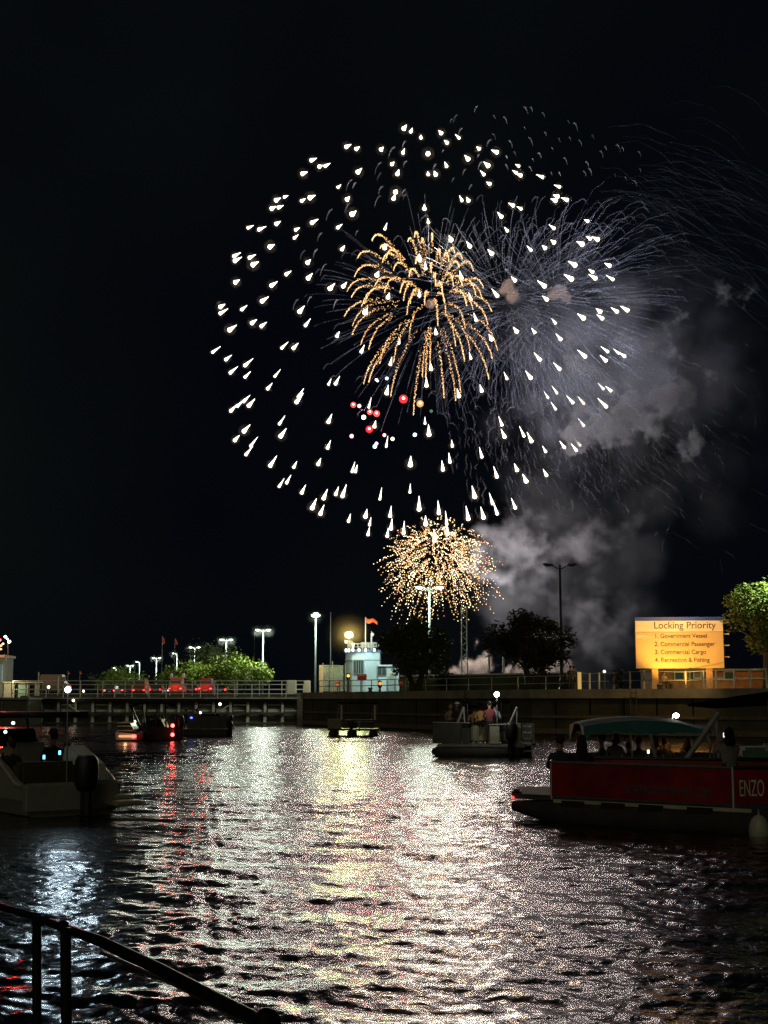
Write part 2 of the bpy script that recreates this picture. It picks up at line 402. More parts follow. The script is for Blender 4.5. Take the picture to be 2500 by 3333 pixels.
# ================================================================== TREES
def leaves_mat(name, col):
    return mat(name, col, .75, var=.45, scale=1.3, spec=.3)
def tree(px, pybase, D, w, h, label, leafcol, trunk_h=.3, seed=1, n=5200, name='tree', leaf=.16, lean=0.0, trunks=1, squash=1.0, drop=0.0, group=None, depth=.8):
    r = random.Random(seed)
    t = thing(name, (XD(px, D), D, GZ), label, 'tree', group=group)
    bark = mat('bark', (.035, .028, .02), .95, var=.4, scale=5, bump=.5)
    tm = MB(); tips = []
    th = h*trunk_h
    for k in range(trunks):
        sx = (k - (trunks-1)/2)*.35; lx = lean + (k - (trunks-1)/2)*w*.16
        pts = [Vector((sx, 0, -.1)), Vector((sx + lx*.35, .05, th*.5)), Vector((sx + lx, 0, th)), Vector((sx + lx*1.6, .1, th*1.7))]
        rr = w*.035 + .05
        tm.tube(pts, [rr*1.5, rr, rr*.8, rr*.4], 9); tips.append(pts[2])
    for k in range(11):
        b = r.choice(tips); a = r.uniform(0, 2*PI); q = r.uniform(.25, .42)*w
        e = Vector((math.cos(a)*q, math.sin(a)*q*depth, th + r.uniform(.15, .5)*(h-th))) + Vector((b.x*.4, 0, 0))
        mid = b.lerp(e, .5) + Vector((0, 0, .25)); tm.tube([b, mid, e], [.05+w*.012, .04+w*.006, .02], 6)
    tm.build('trunk', bark, t, smooth=True)
    # crown: clumps of leaf-sized faces through the volume
    cl = []
    cz = th + (h-th)*.5
    for k in range(46):
        while True:
            u = Vector((r.uniform(-1, 1), r.uniform(-1, 1), r.uniform(-1, 1)))
            if .35 < u.length < 1: break
        zf = u.z
        c = Vector((u.x*w*.5*(1 - .25*max(0, zf)), u.y*w*.5*depth, cz + zf*(h-th)*.5*squash - drop*abs(u.x)))
        cl.append((c, r.uniform(.10, .2)*w))
    vs = []; fs = []
    for k in range(n):
        c, cr_ = r.choice(cl)
        d = Vector((r.gauss(0, 1), r.gauss(0, 1), r.gauss(0, .75))); d = d.normalized()*cr_*(r.random()**.4)
        p = c + d; s_ = leaf*r.uniform(.6, 1.5)
        a1 = Vector((r.gauss(0, 1), r.gauss(0, 1), r.gauss(0, .6))).normalized(); a2 = a1.cross(Vector((r.gauss(0, 1), r.gauss(0, 1), r.gauss(0, 1)))).normalized()
        i = len(vs); vs += [p - a1*s_, p + a2*s_*.45, p + a1*s_, p - a2*s_*.45]; fs.append((i, i+1, i+2, i+3))
    m = MB(); m.add(vs, fs); cm = bpy.data.meshes.new('crown'); cm.from_pydata([tuple(v) for v in vs], [], fs); cm.materials.append(leaves_mat(*leafcol))
    o = bpy.data.objects.new('crown', cm); C.objects.link(o); o.parent = t
    return t
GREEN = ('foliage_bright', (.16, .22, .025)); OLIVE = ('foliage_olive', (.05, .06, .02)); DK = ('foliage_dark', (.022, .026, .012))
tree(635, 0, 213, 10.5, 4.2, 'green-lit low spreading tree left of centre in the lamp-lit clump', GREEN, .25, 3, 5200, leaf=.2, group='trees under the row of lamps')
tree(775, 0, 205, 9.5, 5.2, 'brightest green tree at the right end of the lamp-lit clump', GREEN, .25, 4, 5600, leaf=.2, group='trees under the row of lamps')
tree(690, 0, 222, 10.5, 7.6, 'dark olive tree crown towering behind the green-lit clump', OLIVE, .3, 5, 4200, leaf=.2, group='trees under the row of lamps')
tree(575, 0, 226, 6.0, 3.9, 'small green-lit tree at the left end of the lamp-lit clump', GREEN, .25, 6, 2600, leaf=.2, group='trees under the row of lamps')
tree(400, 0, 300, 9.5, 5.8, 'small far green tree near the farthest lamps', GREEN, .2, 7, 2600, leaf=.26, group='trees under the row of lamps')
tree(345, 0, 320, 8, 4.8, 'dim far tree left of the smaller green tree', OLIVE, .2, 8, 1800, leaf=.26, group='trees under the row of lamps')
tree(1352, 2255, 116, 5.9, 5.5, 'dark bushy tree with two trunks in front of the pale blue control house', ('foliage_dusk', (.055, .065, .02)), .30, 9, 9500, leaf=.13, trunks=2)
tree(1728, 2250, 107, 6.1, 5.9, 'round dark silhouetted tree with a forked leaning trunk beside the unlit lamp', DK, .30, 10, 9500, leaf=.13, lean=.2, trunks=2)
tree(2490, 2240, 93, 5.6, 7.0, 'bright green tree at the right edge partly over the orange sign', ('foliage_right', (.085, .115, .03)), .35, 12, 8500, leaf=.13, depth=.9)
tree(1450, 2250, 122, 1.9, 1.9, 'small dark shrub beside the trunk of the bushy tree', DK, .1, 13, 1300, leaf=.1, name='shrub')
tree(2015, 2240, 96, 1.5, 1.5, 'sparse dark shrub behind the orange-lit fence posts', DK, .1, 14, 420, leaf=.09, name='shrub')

# ================================================================== FIREWORKS
DF = 450.0; PX = DF/F   # metres per photo pixel at the bursts
def FP(px, py, dz=0.0): return P(px, py, DF + dz*PX)
C1 = [(1092,370),(1160,384),(1328,388),(1482,246),(1528,268),(1597,308),(1476,410),(1402,486),(1438,553),(1645,416),(1647,556),(857,460),(911,503),(950,499),(797,551),(1171,540),(1037,643),(1426,674),(1412,720),(1098,725),(675,708),(619,730),(635,779),(589,786),(792,735),(847,713),(1132,824),(1621,788),(1648,880),(620,890),(861,882),(430,916),(503,928),(752,930),(742,985),(1036,914),(1354,924),(577,1045),(1352,1052),(1064,1062),(1586,1127),(335,1108),(340,1140),(440,1118),(463,1165),(831,1152),(1628,1192),(688,1230),(1300,1236),(835,1257),(343,1284),(588,1306),(983,1326),(1072,1312),(524,1412),(1375,1386),(1587,1376)]
C2 = [(283,277),(323,342),(404,310),(319,501),(246,557),(540,383),(659,406),(465,453),(600,497),(572,557),(611,620),(807,500),(790,545),(820,562),(968,573),(423,733),(467,733),(1082,640),(1068,705),(1055,733),(1133,728),(768,765),(822,788),(690,842),(730,937),(349,998),(477,1042),(625,1090),(1045,920),(1045,1015),(890,1068),(985,1053),(1273,872),(1290,990),(1340,995),(1235,1027),(1187,1168),(1163,1262),(1305,1215),(1325,1257),(1420,1172),(1443,1265),(421,1256),(782,1272),(981,1310),(661,1375),(996,1400),(484,1400)]
C3 = [(243,102),(242,146),(387,120),(777,135),(1220,140),(456,211),(520,232),(304,258),(817,228),(190,408),(280,457),(409,497),(657,380),(737,380),(1030,300),(1195,405),(1450,348),(1391,490),(310,546),(409,577),(610,572),(562,655),(973,625),(1020,622),(770,710),(757,745),(1366,685),(400,740),(358,772),(434,770),(313,805),(1245,780),(402,942),(641,893),(650,975),(972,880),(1283,910),(1625,890),(340,1003),(446,1042),(415,1100),(966,1055),(1363,1045),(1652,965),(579,1175),(903,1165),(738,1185),(690,1290),(1132,1215),(1155,1215),(640,1315),(1526,1170),(792,1358),(940,1395),(1022,1368),(1067,1380),(1320,1400),(1523,1355),(863,1460),(918,1500),(1222,1520),(1108,1550),(1250,1575),(1240,1640),(1389,1515),(1395,1600),(1370,1650),(1480,1630),(1585,1470),(1630,1570),(1635,635)]
C4 = [(519,192),(248,280),(624,320),(793,268),(914,275),(1055,212),(1090,322),(1244,178),(1357,135),(1372,180),(1471,135),(1541,125),(483,450),(214,522),(950,458),(1255,437),(1408,405),(1395,465),(1482,415),(1520,435),(1082,522),(727,588),(888,582),(402,705),(557,670),(1065,685),(1004,715),(1056,793),(1172,748),(1245,755),(1378,655),(1428,668),(1398,775),(1246,905),(693,900),(711,980),(842,975),(893,1010),(988,1080),(1114,1050),(1195,1070),(1220,1038),(358,1042),(342,1150),(294,1200),(557,1115),(659,1250),(795,1205),(857,1280),(994,1240),(509,1385),(630,1430),(661,1500),(783,1460),(267,1495),(466,1535),(569,1525),(178,1570),(320,1570),(326,1635),(237,1680)]
k_ = 2.074
STARS = [(600+a/k_, 300+b/k_) for a, b in C1] + [(1300+a/k_, 300+b/k_) for a, b in C2] + [(600+a/k_, 950+b/k_) for a, b in C3] + [(1300+a/k_, 950+b/k_) for a, b in C4]
star_m = emis('burning_white_star', (1.0, .93, .78), 4, sample=False)
star_halo = None
star_halo = scatter_mat('star_halo_ball', (.95, .80, .60), .0085)  # scattering ball added round every star in place of bloom
BC = (1372, 1110)
big = thing('firework_burst', FP(*BC), 'huge round firework burst of separate white teardrop stars filling the sky', 'firework')
bl = big.location
starmeshes = []
def star_geo(m, base, dirv, L, r):
    # teardrop: rounded bright head, thin tail
    m.tube([base - dirv*r*.7, base - dirv*r*.45, base, base + dirv*L*.25, base + dirv*L*.6, base + dirv*L], [r*.35, r*.8, r, r*.72, r*.38, r*.08], 6)
    m.cur = 1; m.ball(base + dirv*L*.12, r*2.8, 2); m.cur = 0
rest = MB(); order = list(range(len(STARS))); random.Random(2).shuffle(order)
for n_, i in enumerate(order):
    px, py = STARS[i]
    dx, dy = (px-BC[0])/690, (py-BC[1])/690
    rr2 = dx*dx + dy*dy; dz = math.sqrt(max(0, 1-rr2))*690*random.choice((-1, 1))*random.uniform(.75, 1)
    vel = Vector((dx, dz/690*.35, -dy*.6 - .72))          # outward + falling
    L = (1.5 + 1.15*(dy + 1))*random.uniform(.7, 1.3)
    r = random.uniform(.44, .78)*(1.1 if dy < 0 else .95)
    p = FP(px, py, dz) - bl; vn = vel.normalized()
    if True: plight(p, 1950, (1, .81, .76), big, .8, name='star_light')
    if n_ < 99:
        m = MB(); star_geo(m, p, -vn, L, r); m.build('star', [star_m, star_halo], big, smooth=True)
    else: star_geo(rest, p, -vn, L, r)
o = rest.build('star', [star_m, star_halo], big, smooth=True); o['kind'] = 'stuff'; o['label'] = 'many more white teardrop stars of the burst'

# golden palm shell: drooping trails of glowing beads
gold = emis('glowing_gold_bead', (1.0, .44, .13), 1.5, sample=False)
gold2 = emis('glowing_cream_bead', (1.0, .62, .27), 2.4, sample=False)
PC = (1403, 990)
palm = thing('firework_burst', FP(*PC), 'golden palm-shaped firework with drooping beaded trails inside the white burst', 'firework')
ends = [(305,235),(175,390),(150,555),(80,690),(120,740),(57,915),(130,1000),(127,1080),(205,1165),(275,1210),(230,1520),(277,1505),(375,1340),(475,1635),(500,1330),(640,1110),(680,1800),(760,1460),(790,1465),(830,1400),(955,1645),(1060,1670),(1105,1600),(1140,1320),(1360,1480),(1390,1290),(1435,1215),(1350,985),(1385,870),(1310,655),(1220,505),(1120,400),(1050,340),(920,380),(850,230),(755,250),(630,240),(690,200),(435,390),(380,300),(215,820),(240,800),(590,770),(650,800),(940,700),(970,870),(1145,1020),(1190,1230),(1240,720),(1160,820),(1000,420),(1090,470),(1215,850),(700,440),(400,430),(640,560),(780,810),(1040,640),(330,640),(420,700),(500,500),(1120,640),(900,1000),(1300,760),(620,900),(1060,1180),(840,520),(880,640),(560,700)]
for ex, ey in ends:
    ex = 1100 + ex/2.765; ey = 700 + ey/2.765
    G = random.uniform(80, 115)
    vx, vy = ex-PC[0], ey-PC[1]-G
    R = 285; dz = math.sqrt(max(0, R*R - vx*vx - vy*vy))*random.choice((-1, 1))
    m = MB(); n = int(75 + .12*abs(vy)); s0 = random.uniform(.16, .34)
    for k in range(n):
        s_ = s0 + (1-s0)*(k+random.random()*.8)/n
        a = (1-math.exp(-2.3*s_))/(1-math.exp(-2.3)); g = s_*s_*G
        w = 7.5*(1-s_)**1.1 + .9
        p = FP(PC[0] + vx*a + random.gauss(0, w*.55), PC[1] + vy*a + g + random.gauss(0, w*.55), dz*a + random.gauss(0, w*.5)) - palm.location
        m.cur = 1 if random.random() < .35 + .4*s_ else 0
        m.ball(p, random.uniform(.075, .17)*(.8 + .35*s_), 1)
    m.build('trail', [gold, gold2], palm)
plight((0, -16, 14), 4e4, (1, .72, .45), palm, 2.5, name='burst_glow')
# crackling low burst
crk = thing('firework_burst', FP(1430, 1838), 'low round golden crackling firework of short sparks above the bushy tree', 'firework')
gold3 = emis('crackle_spark_gold', (1.0, .58, .24), 1.8, sample=False); gold4 = emis('crackle_spark_cream', (1.0, .80, .48), 3.2, sample=False); org = emis('crackle_spark_orange', (1, .3, .12), 1.8, sample=False)
m = MB(); r_ = random.Random(5)
for k in range(1050):
    u = Vector((r_.gauss(0, 1), r_.gauss(0, 1), r_.gauss(0, 1))).normalized(); rad = r_.uniform(.22, 1)**.62
    R = 218*r_.uniform(.75, 1.08)
    m.cur = r_.choices((0, 1, 2), (5, 5, .6))[0]
    nseg = r_.randint(2, 5)
    for q in range(nseg):
        s_ = rad*(.86 + .045*q)
        px = 1425 + u.x*R*s_ + r_.gauss(0, 2); py = 1782 + (-u.z)*R*s_*.88 + 82*s_*s_ + 12 + r_.gauss(0, 2)
        p = FP(px, py, u.y*R*s_) - crk.location
        a = r_.uniform(.10, .24)*(.6 + .4*q/nseg); d = Vector((u.x, u.y, u.z - .9*s_)).normalized()
        m.tube([p - d*a*1.1, p, p + d*a*1.1], [a*.35, a, a*.35], 5)
o = m.build('spark', [gold3, gold4, org], crk); o['kind'] = 'stuff'
plight((8, -6, -6), 8.5e4, (1, .82, .72), crk, 2.5, name='burst_glow')
# small red and coloured shells
red = thing('firework_burst', FP(1240, 1370), 'small loose cluster of red, pink and blue firework points below the palm burst', 'firework')
sc_ = 350/1659
def cs(x, y): return 1100 + x*sc_, 1200 + y*sc_
cl = [(238,558,'r',1),(330,575,'p',1),(1010,468,'R',1.5),(1268,540,'o',1.25),(397,750,'g',1.2),(493,670,'r',1),(597,693,'r',1.15),(484,935,'R',1.25),(212,1040,'p',1.05),(717,1025,'p',.9),(843,1083,'w',.95),(1187,1020,'b',1),(570,1200,'c',1.05),(595,1155,'v',.85),(592,170,'b',.7),(612,188,'b',.6),(755,150,'b',.8),(1440,655,'d',.9)]
cm_ = {'r': (1, .10, .08), 'R': (1, .03, .04), 'p': (1, .30, .34), 'o': (1, .55, .16), 'g': (.8, 1, .5), 'w': (1, .75, .6), 'b': (.6, .75, 1), 'c': (.45, .9, 1), 'v': (.8, .6, 1), 'd': (.2, .45, .28)}
for x, y, c, s_ in cl:
    px, py = cs(x, y); p = FP(px, py, random.uniform(-60, 60)) - red.location
    st = {'r': 1.6, 'R': 1.7, 'o': 1.0, 'd': .5}.get(c, 5)
    m = MB(); m.ball(p, (.95 if c in 'rRo' else .62)*s_, 2); spk = m.build('spark', emis('spark_'+c, cm_[c], st, sample=False), red, smooth=True)  # red and orange balls are oversized to show a halo round the core
    if c in 'rRop': plight(p, {'R': 260000, 'r': 45000, 'o': 9000, 'p': 12000}[c], cm_[c], red, .9, name='spark_light')
    if c in 'rRo':
        m2 = MB(); m2.ball(p + Vector((0, -.75*s_, 0)), .34*s_, 2)
        m2.build('core', emis('spark_core', (1, .78, .7), 5, sample=False), spk, smooth=True)
thin = mat('thin_smoke_thread', (.5, .42, .4), 1, var=.05, alpha=.05)
def thread(m, pts, w): m.tube([FP(*q) - m.base for q in pts], [PX*w*f for f in np.linspace(1, .5, len(pts))], 4, cap=False)

# ------------------------------------------------------------------ smoke threads (trails left in the air)
def smoke_mat(name, col, alpha):
    m = bpy.data.materials.new(name); m.use_nodes = True; n = m.node_tree; n.nodes.clear()
    o = n.nodes.new('ShaderNodeOutputMaterial'); mx = n.nodes.new('ShaderNodeMixShader'); t = n.nodes.new('ShaderNodeBsdfTransparent')
    d = n.nodes.new('ShaderNodeBsdfDiffuse'); tl = n.nodes.new('ShaderNodeBsdfTranslucent'); ad = n.nodes.new('ShaderNodeMixShader')
    d.inputs['Color'].default_value = (*col, 1); tl.inputs['Color'].default_value = (*col, 1)
    tx = n.nodes.new('ShaderNodeTexCoord'); z = n.nodes.new('ShaderNodeTexNoise'); z.inputs['Scale'].default_value = .35; z.inputs['Detail'].default_value = 3
    mr = n.nodes.new('ShaderNodeMapRange'); mr.inputs['From Min'].default_value = .35; mr.inputs['From Max'].default_value = .7
    mr.inputs['To Min'].default_value = alpha*.25; mr.inputs['To Max'].default_value = alpha*1.5
    n.links.new(tx.outputs['Object'], z.inputs['Vector']); n.links.new(z.outputs['Fac'], mr.inputs['Value'])
    n.links.new(mr.outputs[0], mx.inputs['Fac']); n.links.new(d.outputs[0], ad.inputs[1]); n.links.new(tl.outputs[0], ad.inputs[2])
    n.links.new(t.outputs[0], mx.inputs[1]); n.links.new(ad.outputs[0], mx.inputs[2]); n.links.new(mx.outputs[0], o.inputs['Surface'])
    return m
r_ = random.Random(21)
def burst_threads(cx, cy, n, R, name_label, al, wind=0, s0=(.1, .35), droop=26, tang=0, w=(1.3, 3.0)):
    m = MB(); b = FP(cx, cy)
    for k in range(n):
        u = Vector((r_.gauss(0, 1), r_.gauss(0, 1), r_.gauss(0, 1))).normalized(); Rk = R*r_.uniform(.7, 1.1); a0 = r_.uniform(*s0)
        pts = []; N = 15; a1 = r_.uniform(.75, 1.0); ph = r_.uniform(0, 6)
        for q in range(N):
            s_ = a0 + (a1-a0)*q/(N-1); a = (1-math.exp(-2*s_))/(1-math.exp(-2))
            wob = tang*s_*s_*math.sin(q*1.3 + ph)
            pts.append(FP(cx + u.x*Rk*a + wind*s_*s_ + wob, cy - u.z*Rk*a + droop*s_**2.4 + wob*.6, u.y*Rk*a) - b)
        ww = r_.uniform(*w)*PX*.5
        m.tube(pts, [ww*(.5 + .7*min(1, q/8)) for q in range(N)], 4, cap=False)
        if r_.random() < .35:   # hooked end
            e = pts[-1]; hx = (1 if u.x > 0 else -1)
            m.tube([e, e + Vector((hx*.9, 0, .2)), e + Vector((hx*1.9, 0, -.8)), e + Vector((hx*2.4, 0, -2.0))], [ww*1.2, ww*1.9, ww*1.3, ww*.3], 4, cap=False)
    o = m.build('smoke_trails', smoke_mat('trail_smoke_'+str(len(bpy.data.materials)), (.50, .64, .96), al), None, loc=b)
    tag(o, name_label, 'smoke trails', kind='stuff'); return o
burst_threads(1402, 1005, 200, 400, 'faint grey smoke trails radiating behind the golden palm firework', .075, w=(1.3, 2.6))
burst_threads(1655, 985, 330, 390, 'dense blue-grey smoke trails fanning upward from the left pale puff', .12, wind=35, tang=3)
burst_threads(1825, 985, 350, 410, 'dense blue-grey smoke trails fanning from the right pale puff', .12, wind=80, tang=4)
# tangled drooping threads, lower right
m = MB(); b = FP(1850, 1400)
for k in range(1100):
    x = r_.gauss(1880, 230); y = r_.gauss(1370, 160)
    if x < 1450 or x > 2480: continue
    L = r_.uniform(16, 64); sl = (x-1500)/900*r_.uniform(-.4, 2.2); z = r_.uniform(-250, 250); ph = r_.uniform(0, 6); am = r_.uniform(1, 4.5)
    pts = [FP(x + sl*L*q/7 + am*math.sin(q*1.1+ph), y + L*q/7, z + am*math.cos(q+ph)) - b for q in range(8)]
    ww = r_.uniform(2.0, 6)*PX*.5; m.tube(pts, [ww*.2, ww*.7, ww, ww, ww, ww*.8, ww*.5, ww*.1], 4, cap=False)
tag(m.build('smoke_trails', smoke_mat('tangled_smoke', (.50, .56, .70), .05), None, loc=b), 'tangle of drooping grey smoke threads below the two pale puffs', 'smoke trails', kind='stuff')
# long drifting arcs, upper right
m = MB(); b = FP(2250, 800)
for k in range(120):
    x = r_.uniform(1930, 2330); y = 560 + (x-1930)*.25 + r_.gauss(0, 130) + 60; L = r_.uniform(120, 420); z = r_.uniform(-200, 200)
    bend = r_.uniform(-.15, .35); sl = r_.uniform(.15, .5); ph = r_.uniform(0, 6)
    pts = [FP(x + L*t_, y + sl*L*t_ + bend*L*t_*t_ - 30*math.sin(t_*PI) + 3*math.sin(t_*14+ph), z) - b for t_ in np.linspace(0, 1, 16)]
    ww = r_.uniform(1.2, 4.6)*PX*.5; m.tube(pts, [ww*math.sin(PI*(.08+.84*q/15))**.7 for q in range(16)], 4, cap=False)
tag(m.build('smoke_trails', smoke_mat('drifting_smoke', (.34, .48, .66), .045), None, loc=b), 'long faint wind-drawn smoke arcs at the upper right of the sky', 'smoke trails', kind='stuff')
# dim hooked wisps above the burst
H2 = [(528,95),(393,152),(357,180),(633,156),(700,166),(841,100),(883,101),(962,138),(1133,190),(1175,207),(423,243),(627,280),(840,235),(979,270),(870,305),(738,328),(618,320),(1070,312),(1144,303),(1208,322),(1299,292),(1384,365),(1465,355),(1500,372),(1352,397),(770,402),(717,430),(895,447),(1025,372),(938,410),(1108,442),(1275,515),(1258,470),(875,503),(715,490),(1075,542),(1020,540),(1240,533),(1449,553),(1520,572),(1580,595),(1610,400),(1620,518),(450,520),(540,420),(560,470),(300,390),(250,487),(370,580),(490,625)]
H1 = [(1422,370),(1497,330),(1330,475),(1500,465),(1330,545),(1340,635),(1495,655),(1325,700),(1497,690),(1135,590),(1160,610),(1000,790),(1120,750),(930,950),(1175,935),(815,1070),(900,1060),(960,1160),(770,1400),(860,1380),(1040,1400)]
HH = [(1300+a/k_, 300+b_/k_) for a, b_ in H2] + [(600+a/k_, 300+b_/k_) for a, b_ in H1]
m = MB(); b = FP(1600, 450)
for x, y in HH:
    z = r_.uniform(-200, 200); sx = 1 if x > 1600 else -1; L = r_.uniform(7, 20)*(1.5 if x < 1300 else 1)
    h = [FP(x, y, z), FP(x + sx*L*.3, y + L*.15, z), FP(x + sx*L*.6, y + L*.7, z), FP(x + sx*L*.75, y + L*1.4, z)]
    w0 = r_.uniform(3.4, 6)*PX*.5; m.tube([q - b for q in h], [w0*.9, w0, w0*.55, w0*.15], 5)
tag(m.build('smoke_wisps', smoke_mat('wisp_smoke', (.7, .78, .9), .26), None, loc=b), 'dim grey comma-shaped smoke wisps scattered above the white burst', 'smoke wisps', kind='stuff')

# ------------------------------------------------------------------ smoke clouds (volume grids)
def vol_mat(name, col, dens):
    m = bpy.data.materials.new(name); m.use_nodes = True; n = m.node_tree; n.nodes.clear()
    o = n.nodes.new('ShaderNodeOutputMaterial'); v = n.nodes.new('ShaderNodeVolumePrincipled')
    v.inputs['Color'].default_value = (*col, 1); v.inputs['Density'].default_value = dens
    v.inputs['Density Attribute'].default_value = 'density'; v.inputs['Anisotropy'].default_value = 0.1
    n.links.new(v.outputs[0], o.inputs['Volume']); return m
def cloud(label, pts, m_, res=.9, soft=2.2, amp=3.0, nscale=.12, contrast=(.42, .66), pad=6, mul=1.0, name='smoke_cloud'):
    """pts: (px, py, depth_px, radius_px, weight)"""
    b = FP(*pts[0][:2]); me = bpy.data.meshes.new(name)
    co = [FP(p[0], p[1], p[2]) - b for p in pts]
    me.from_pydata([tuple(c) for c in co], [], [])
    ar = me.attributes.new('rad', 'FLOAT', 'POINT'); ar.data.foreach_set('value', [p[3]*PX for p in pts])
    aw = me.attributes.new('wt', 'FLOAT', 'POINT'); aw.data.foreach_set('value', [p[4] for p in pts])
    me.materials.append(m_)
    o = bpy.data.objects.new(name, me); C.objects.link(o); o.location = b
    lo = [min(c[i] - p[3]*PX for c, p in zip(co, pts)) - pad for i in range(3)]; hi = [max(c[i] + p[3]*PX for c, p in zip(co, pts)) + pad for i in range(3)]
    g = bpy.data.node_groups.new('smoke_field', 'GeometryNodeTree')
    g.interface.new_socket('Geometry', in_out='INPUT', socket_type='NodeSocketGeometry'); g.interface.new_socket('Geometry', in_out='OUTPUT', socket_type='NodeSocketGeometry')
    N = g.nodes.new; Lk = g.links.new
    gi = N('NodeGroupInput'); go = N('NodeGroupOutput'); vc = N('GeometryNodeVolumeCube'); pos = N('GeometryNodeInputPosition')
    n1 = N('ShaderNodeTexNoise'); n1.inputs['Scale'].default_value = nscale; n1.inputs['Detail'].default_value = 5; n1.inputs['Roughness'].default_value = .6
    Lk(pos.outputs[0], n1.inputs['Vector'])
    sub = N('ShaderNodeVectorMath'); sub.operation = 'SUBTRACT'; Lk(n1.outputs['Color'], sub.inputs[0]); sub.inputs[1].default_value = (.5, .5, .5)
    scl = N('ShaderNodeVectorMath'); scl.operation = 'SCALE'; Lk(sub.outputs[0], scl.inputs[0]); scl.inputs['Scale'].default_value = amp*2
    add = N('ShaderNodeVectorMath'); add.operation = 'ADD'; Lk(pos.outputs[0], add.inputs[0]); Lk(scl.outputs[0], add.inputs[1])
    sn = N('GeometryNodeSampleNearest'); Lk(gi.outputs[0], sn.inputs['Geometry']); Lk(add.outputs[0], sn.inputs['Sample Position'])
    def samp(src, typ):
        s_ = N('GeometryNodeSampleIndex'); s_.data_type = typ; Lk(gi.outputs[0], s_.inputs['Geometry']); Lk(src, s_.inputs['Value']); Lk(sn.outputs[0], s_.inputs['Index']); return s_.outputs[0]
    def attr(nm):
        a = N('GeometryNodeInputNamedAttribute'); a.data_type = 'FLOAT'; a.inputs['Name'].default_value = nm; return a.outputs[0]
    pn = samp(pos.outputs[0], 'FLOAT_VECTOR'); rn = samp(attr('rad'), 'FLOAT'); wn = samp(attr('wt'), 'FLOAT')
    dist = N('ShaderNodeVectorMath'); dist.operation = 'DISTANCE'; Lk(add.outputs[0], dist.inputs[0]); Lk(pn, dist.inputs[1])
    s1 = N('ShaderNodeMath'); s1.operation = 'SUBTRACT'; Lk(rn, s1.inputs[0]); Lk(dist.outputs['Value'], s1.inputs[1])
    mr = N('ShaderNodeMapRange'); mr.interpolation_type = 'SMOOTHSTEP'; Lk(s1.outputs[0], mr.inputs['Value']); mr.inputs['From Min'].default_value = 0; mr.inputs['From Max'].default_value = soft
    n2 = N('ShaderNodeTexNoise'); n2.inputs['Scale'].default_value = nscale*1.7; n2.inputs['Detail'].default_value = 6; n2.inputs['Roughness'].default_value = .62; n2.inputs['Distortion'].default_value = .5
    Lk(pos.outputs[0], n2.inputs['Vector'])
    mr2 = N('ShaderNodeMapRange'); Lk(n2.outputs['Fac'], mr2.inputs['Value']); mr2.inputs['From Min'].default_value = contrast[0]; mr2.inputs['From Max'].default_value = contrast[1]
    mr2.inputs['To Min'].default_value = .04
    a1 = N('ShaderNodeMath'); a1.operation = 'MULTIPLY'; Lk(mr.outputs[0], a1.inputs[0]); Lk(mr2.outputs[0], a1.inputs[1])
    a2 = N('ShaderNodeMath'); a2.operation = 'MULTIPLY'; Lk(a1.outputs[0], a2.inputs[0]); Lk(wn, a2.inputs[1])
    a3 = N('ShaderNodeMath'); a3.operation = 'MULTIPLY'; Lk(a2.outputs[0], a3.inputs[0]); a3.inputs[1].default_value = mul
    Lk(a3.outputs[0], vc.inputs['Density'])
    vc.inputs['Min'].default_value = lo; vc.inputs['Max'].default_value = hi
    for ax, i in (('X', 0), ('Y', 1), ('Z', 2)): vc.inputs['Resolution '+ax].default_value = max(8, int((hi[i]-lo[i])/res))
    sm = N('GeometryNodeSetMaterial'); sm.inputs['Material'].default_value = m_; Lk(vc.outputs[0], sm.inputs['Geometry']); Lk(sm.outputs[0], go.inputs[0])
    md = o.modifiers.new('smoke', 'NODES'); md.node_group = g
    return tag(o, label, 'smoke', kind='stuff')
sm_blue = vol_mat('smoke_blue_grey', (.56, .70, .98), .055)
sm_warm = vol_mat('smoke_warm_grey', (.72, .82, 1.0), .42)
r_ = random.Random(8)
# wide veil
veil = []
for k in range(150):
    t_ = r_.random(); x = 1700 + 720*t_ + r_.gauss(0, 90); y = 1200 + r_.gauss(0, 190) - 90*t_
    veil.append((x, y, r_.uniform(-220, 220), r_.uniform(70, 130), r_.uniform(.4, 1)*math.exp(-((x-1950)/330)**2 - ((y-1250)/260)**2)))
cloud('broad blue-grey veil of smoke drifting right of the big burst', veil, sm_blue, res=1.4, soft=9, amp=5, nscale=.07, contrast=(.36, .66))
puffs = [(1655,930,30,24,1.2),(1665,962,30,26,1.2),(1640,945,20,18,1.2),(1822,950,60,28,1.1),(1840,965,60,22,1.1),(1800,962,50,20,1.1),(1403,988,0,20,.9)]
hp = cloud('small dense pale puffs of smoke at the centres of the spent bursts', [(a, b_, c, d, e) for a, b_, c, d, e in puffs], vol_mat('smoke_puff_dense', (.9, .76, .70), .35), res=.45, soft=.8, amp=1.8, nscale=.4, contrast=(.1, .3))
for a, b_, e in ((1648, 950, 1500), (1822, 958, 1500), (1403, 988, 700)): plight(FP(a, b_, -75) - hp.location, e, (1, .80, .74), hp, .6, name='afterglow')
pf = [(2035,985,18),(2015,1110,20),(2110,1130,26),(2195,1150,24),(2315,1225,24),(2075,1310,36),(2100,1290,26),(2200,1290,44),(2160,1330,40),(2250,1450,30),(2440,945,18),(2360,940,22),(2345,965,18),(2420,970,16),(2210,1040,18),(2190,1065,16),(2170,1090,14),(1860,1120,20),(1850,1170,24),(1880,1200,22),(1915,1205,16),(1990,1255,18),(2170,1230,24),(2030,1370,50),(1960,1400,50),(2120,1400,40),(1900,1330,30),(1880,1430,45),(2230,1480,24),(2305,1240,14)]
pp = []
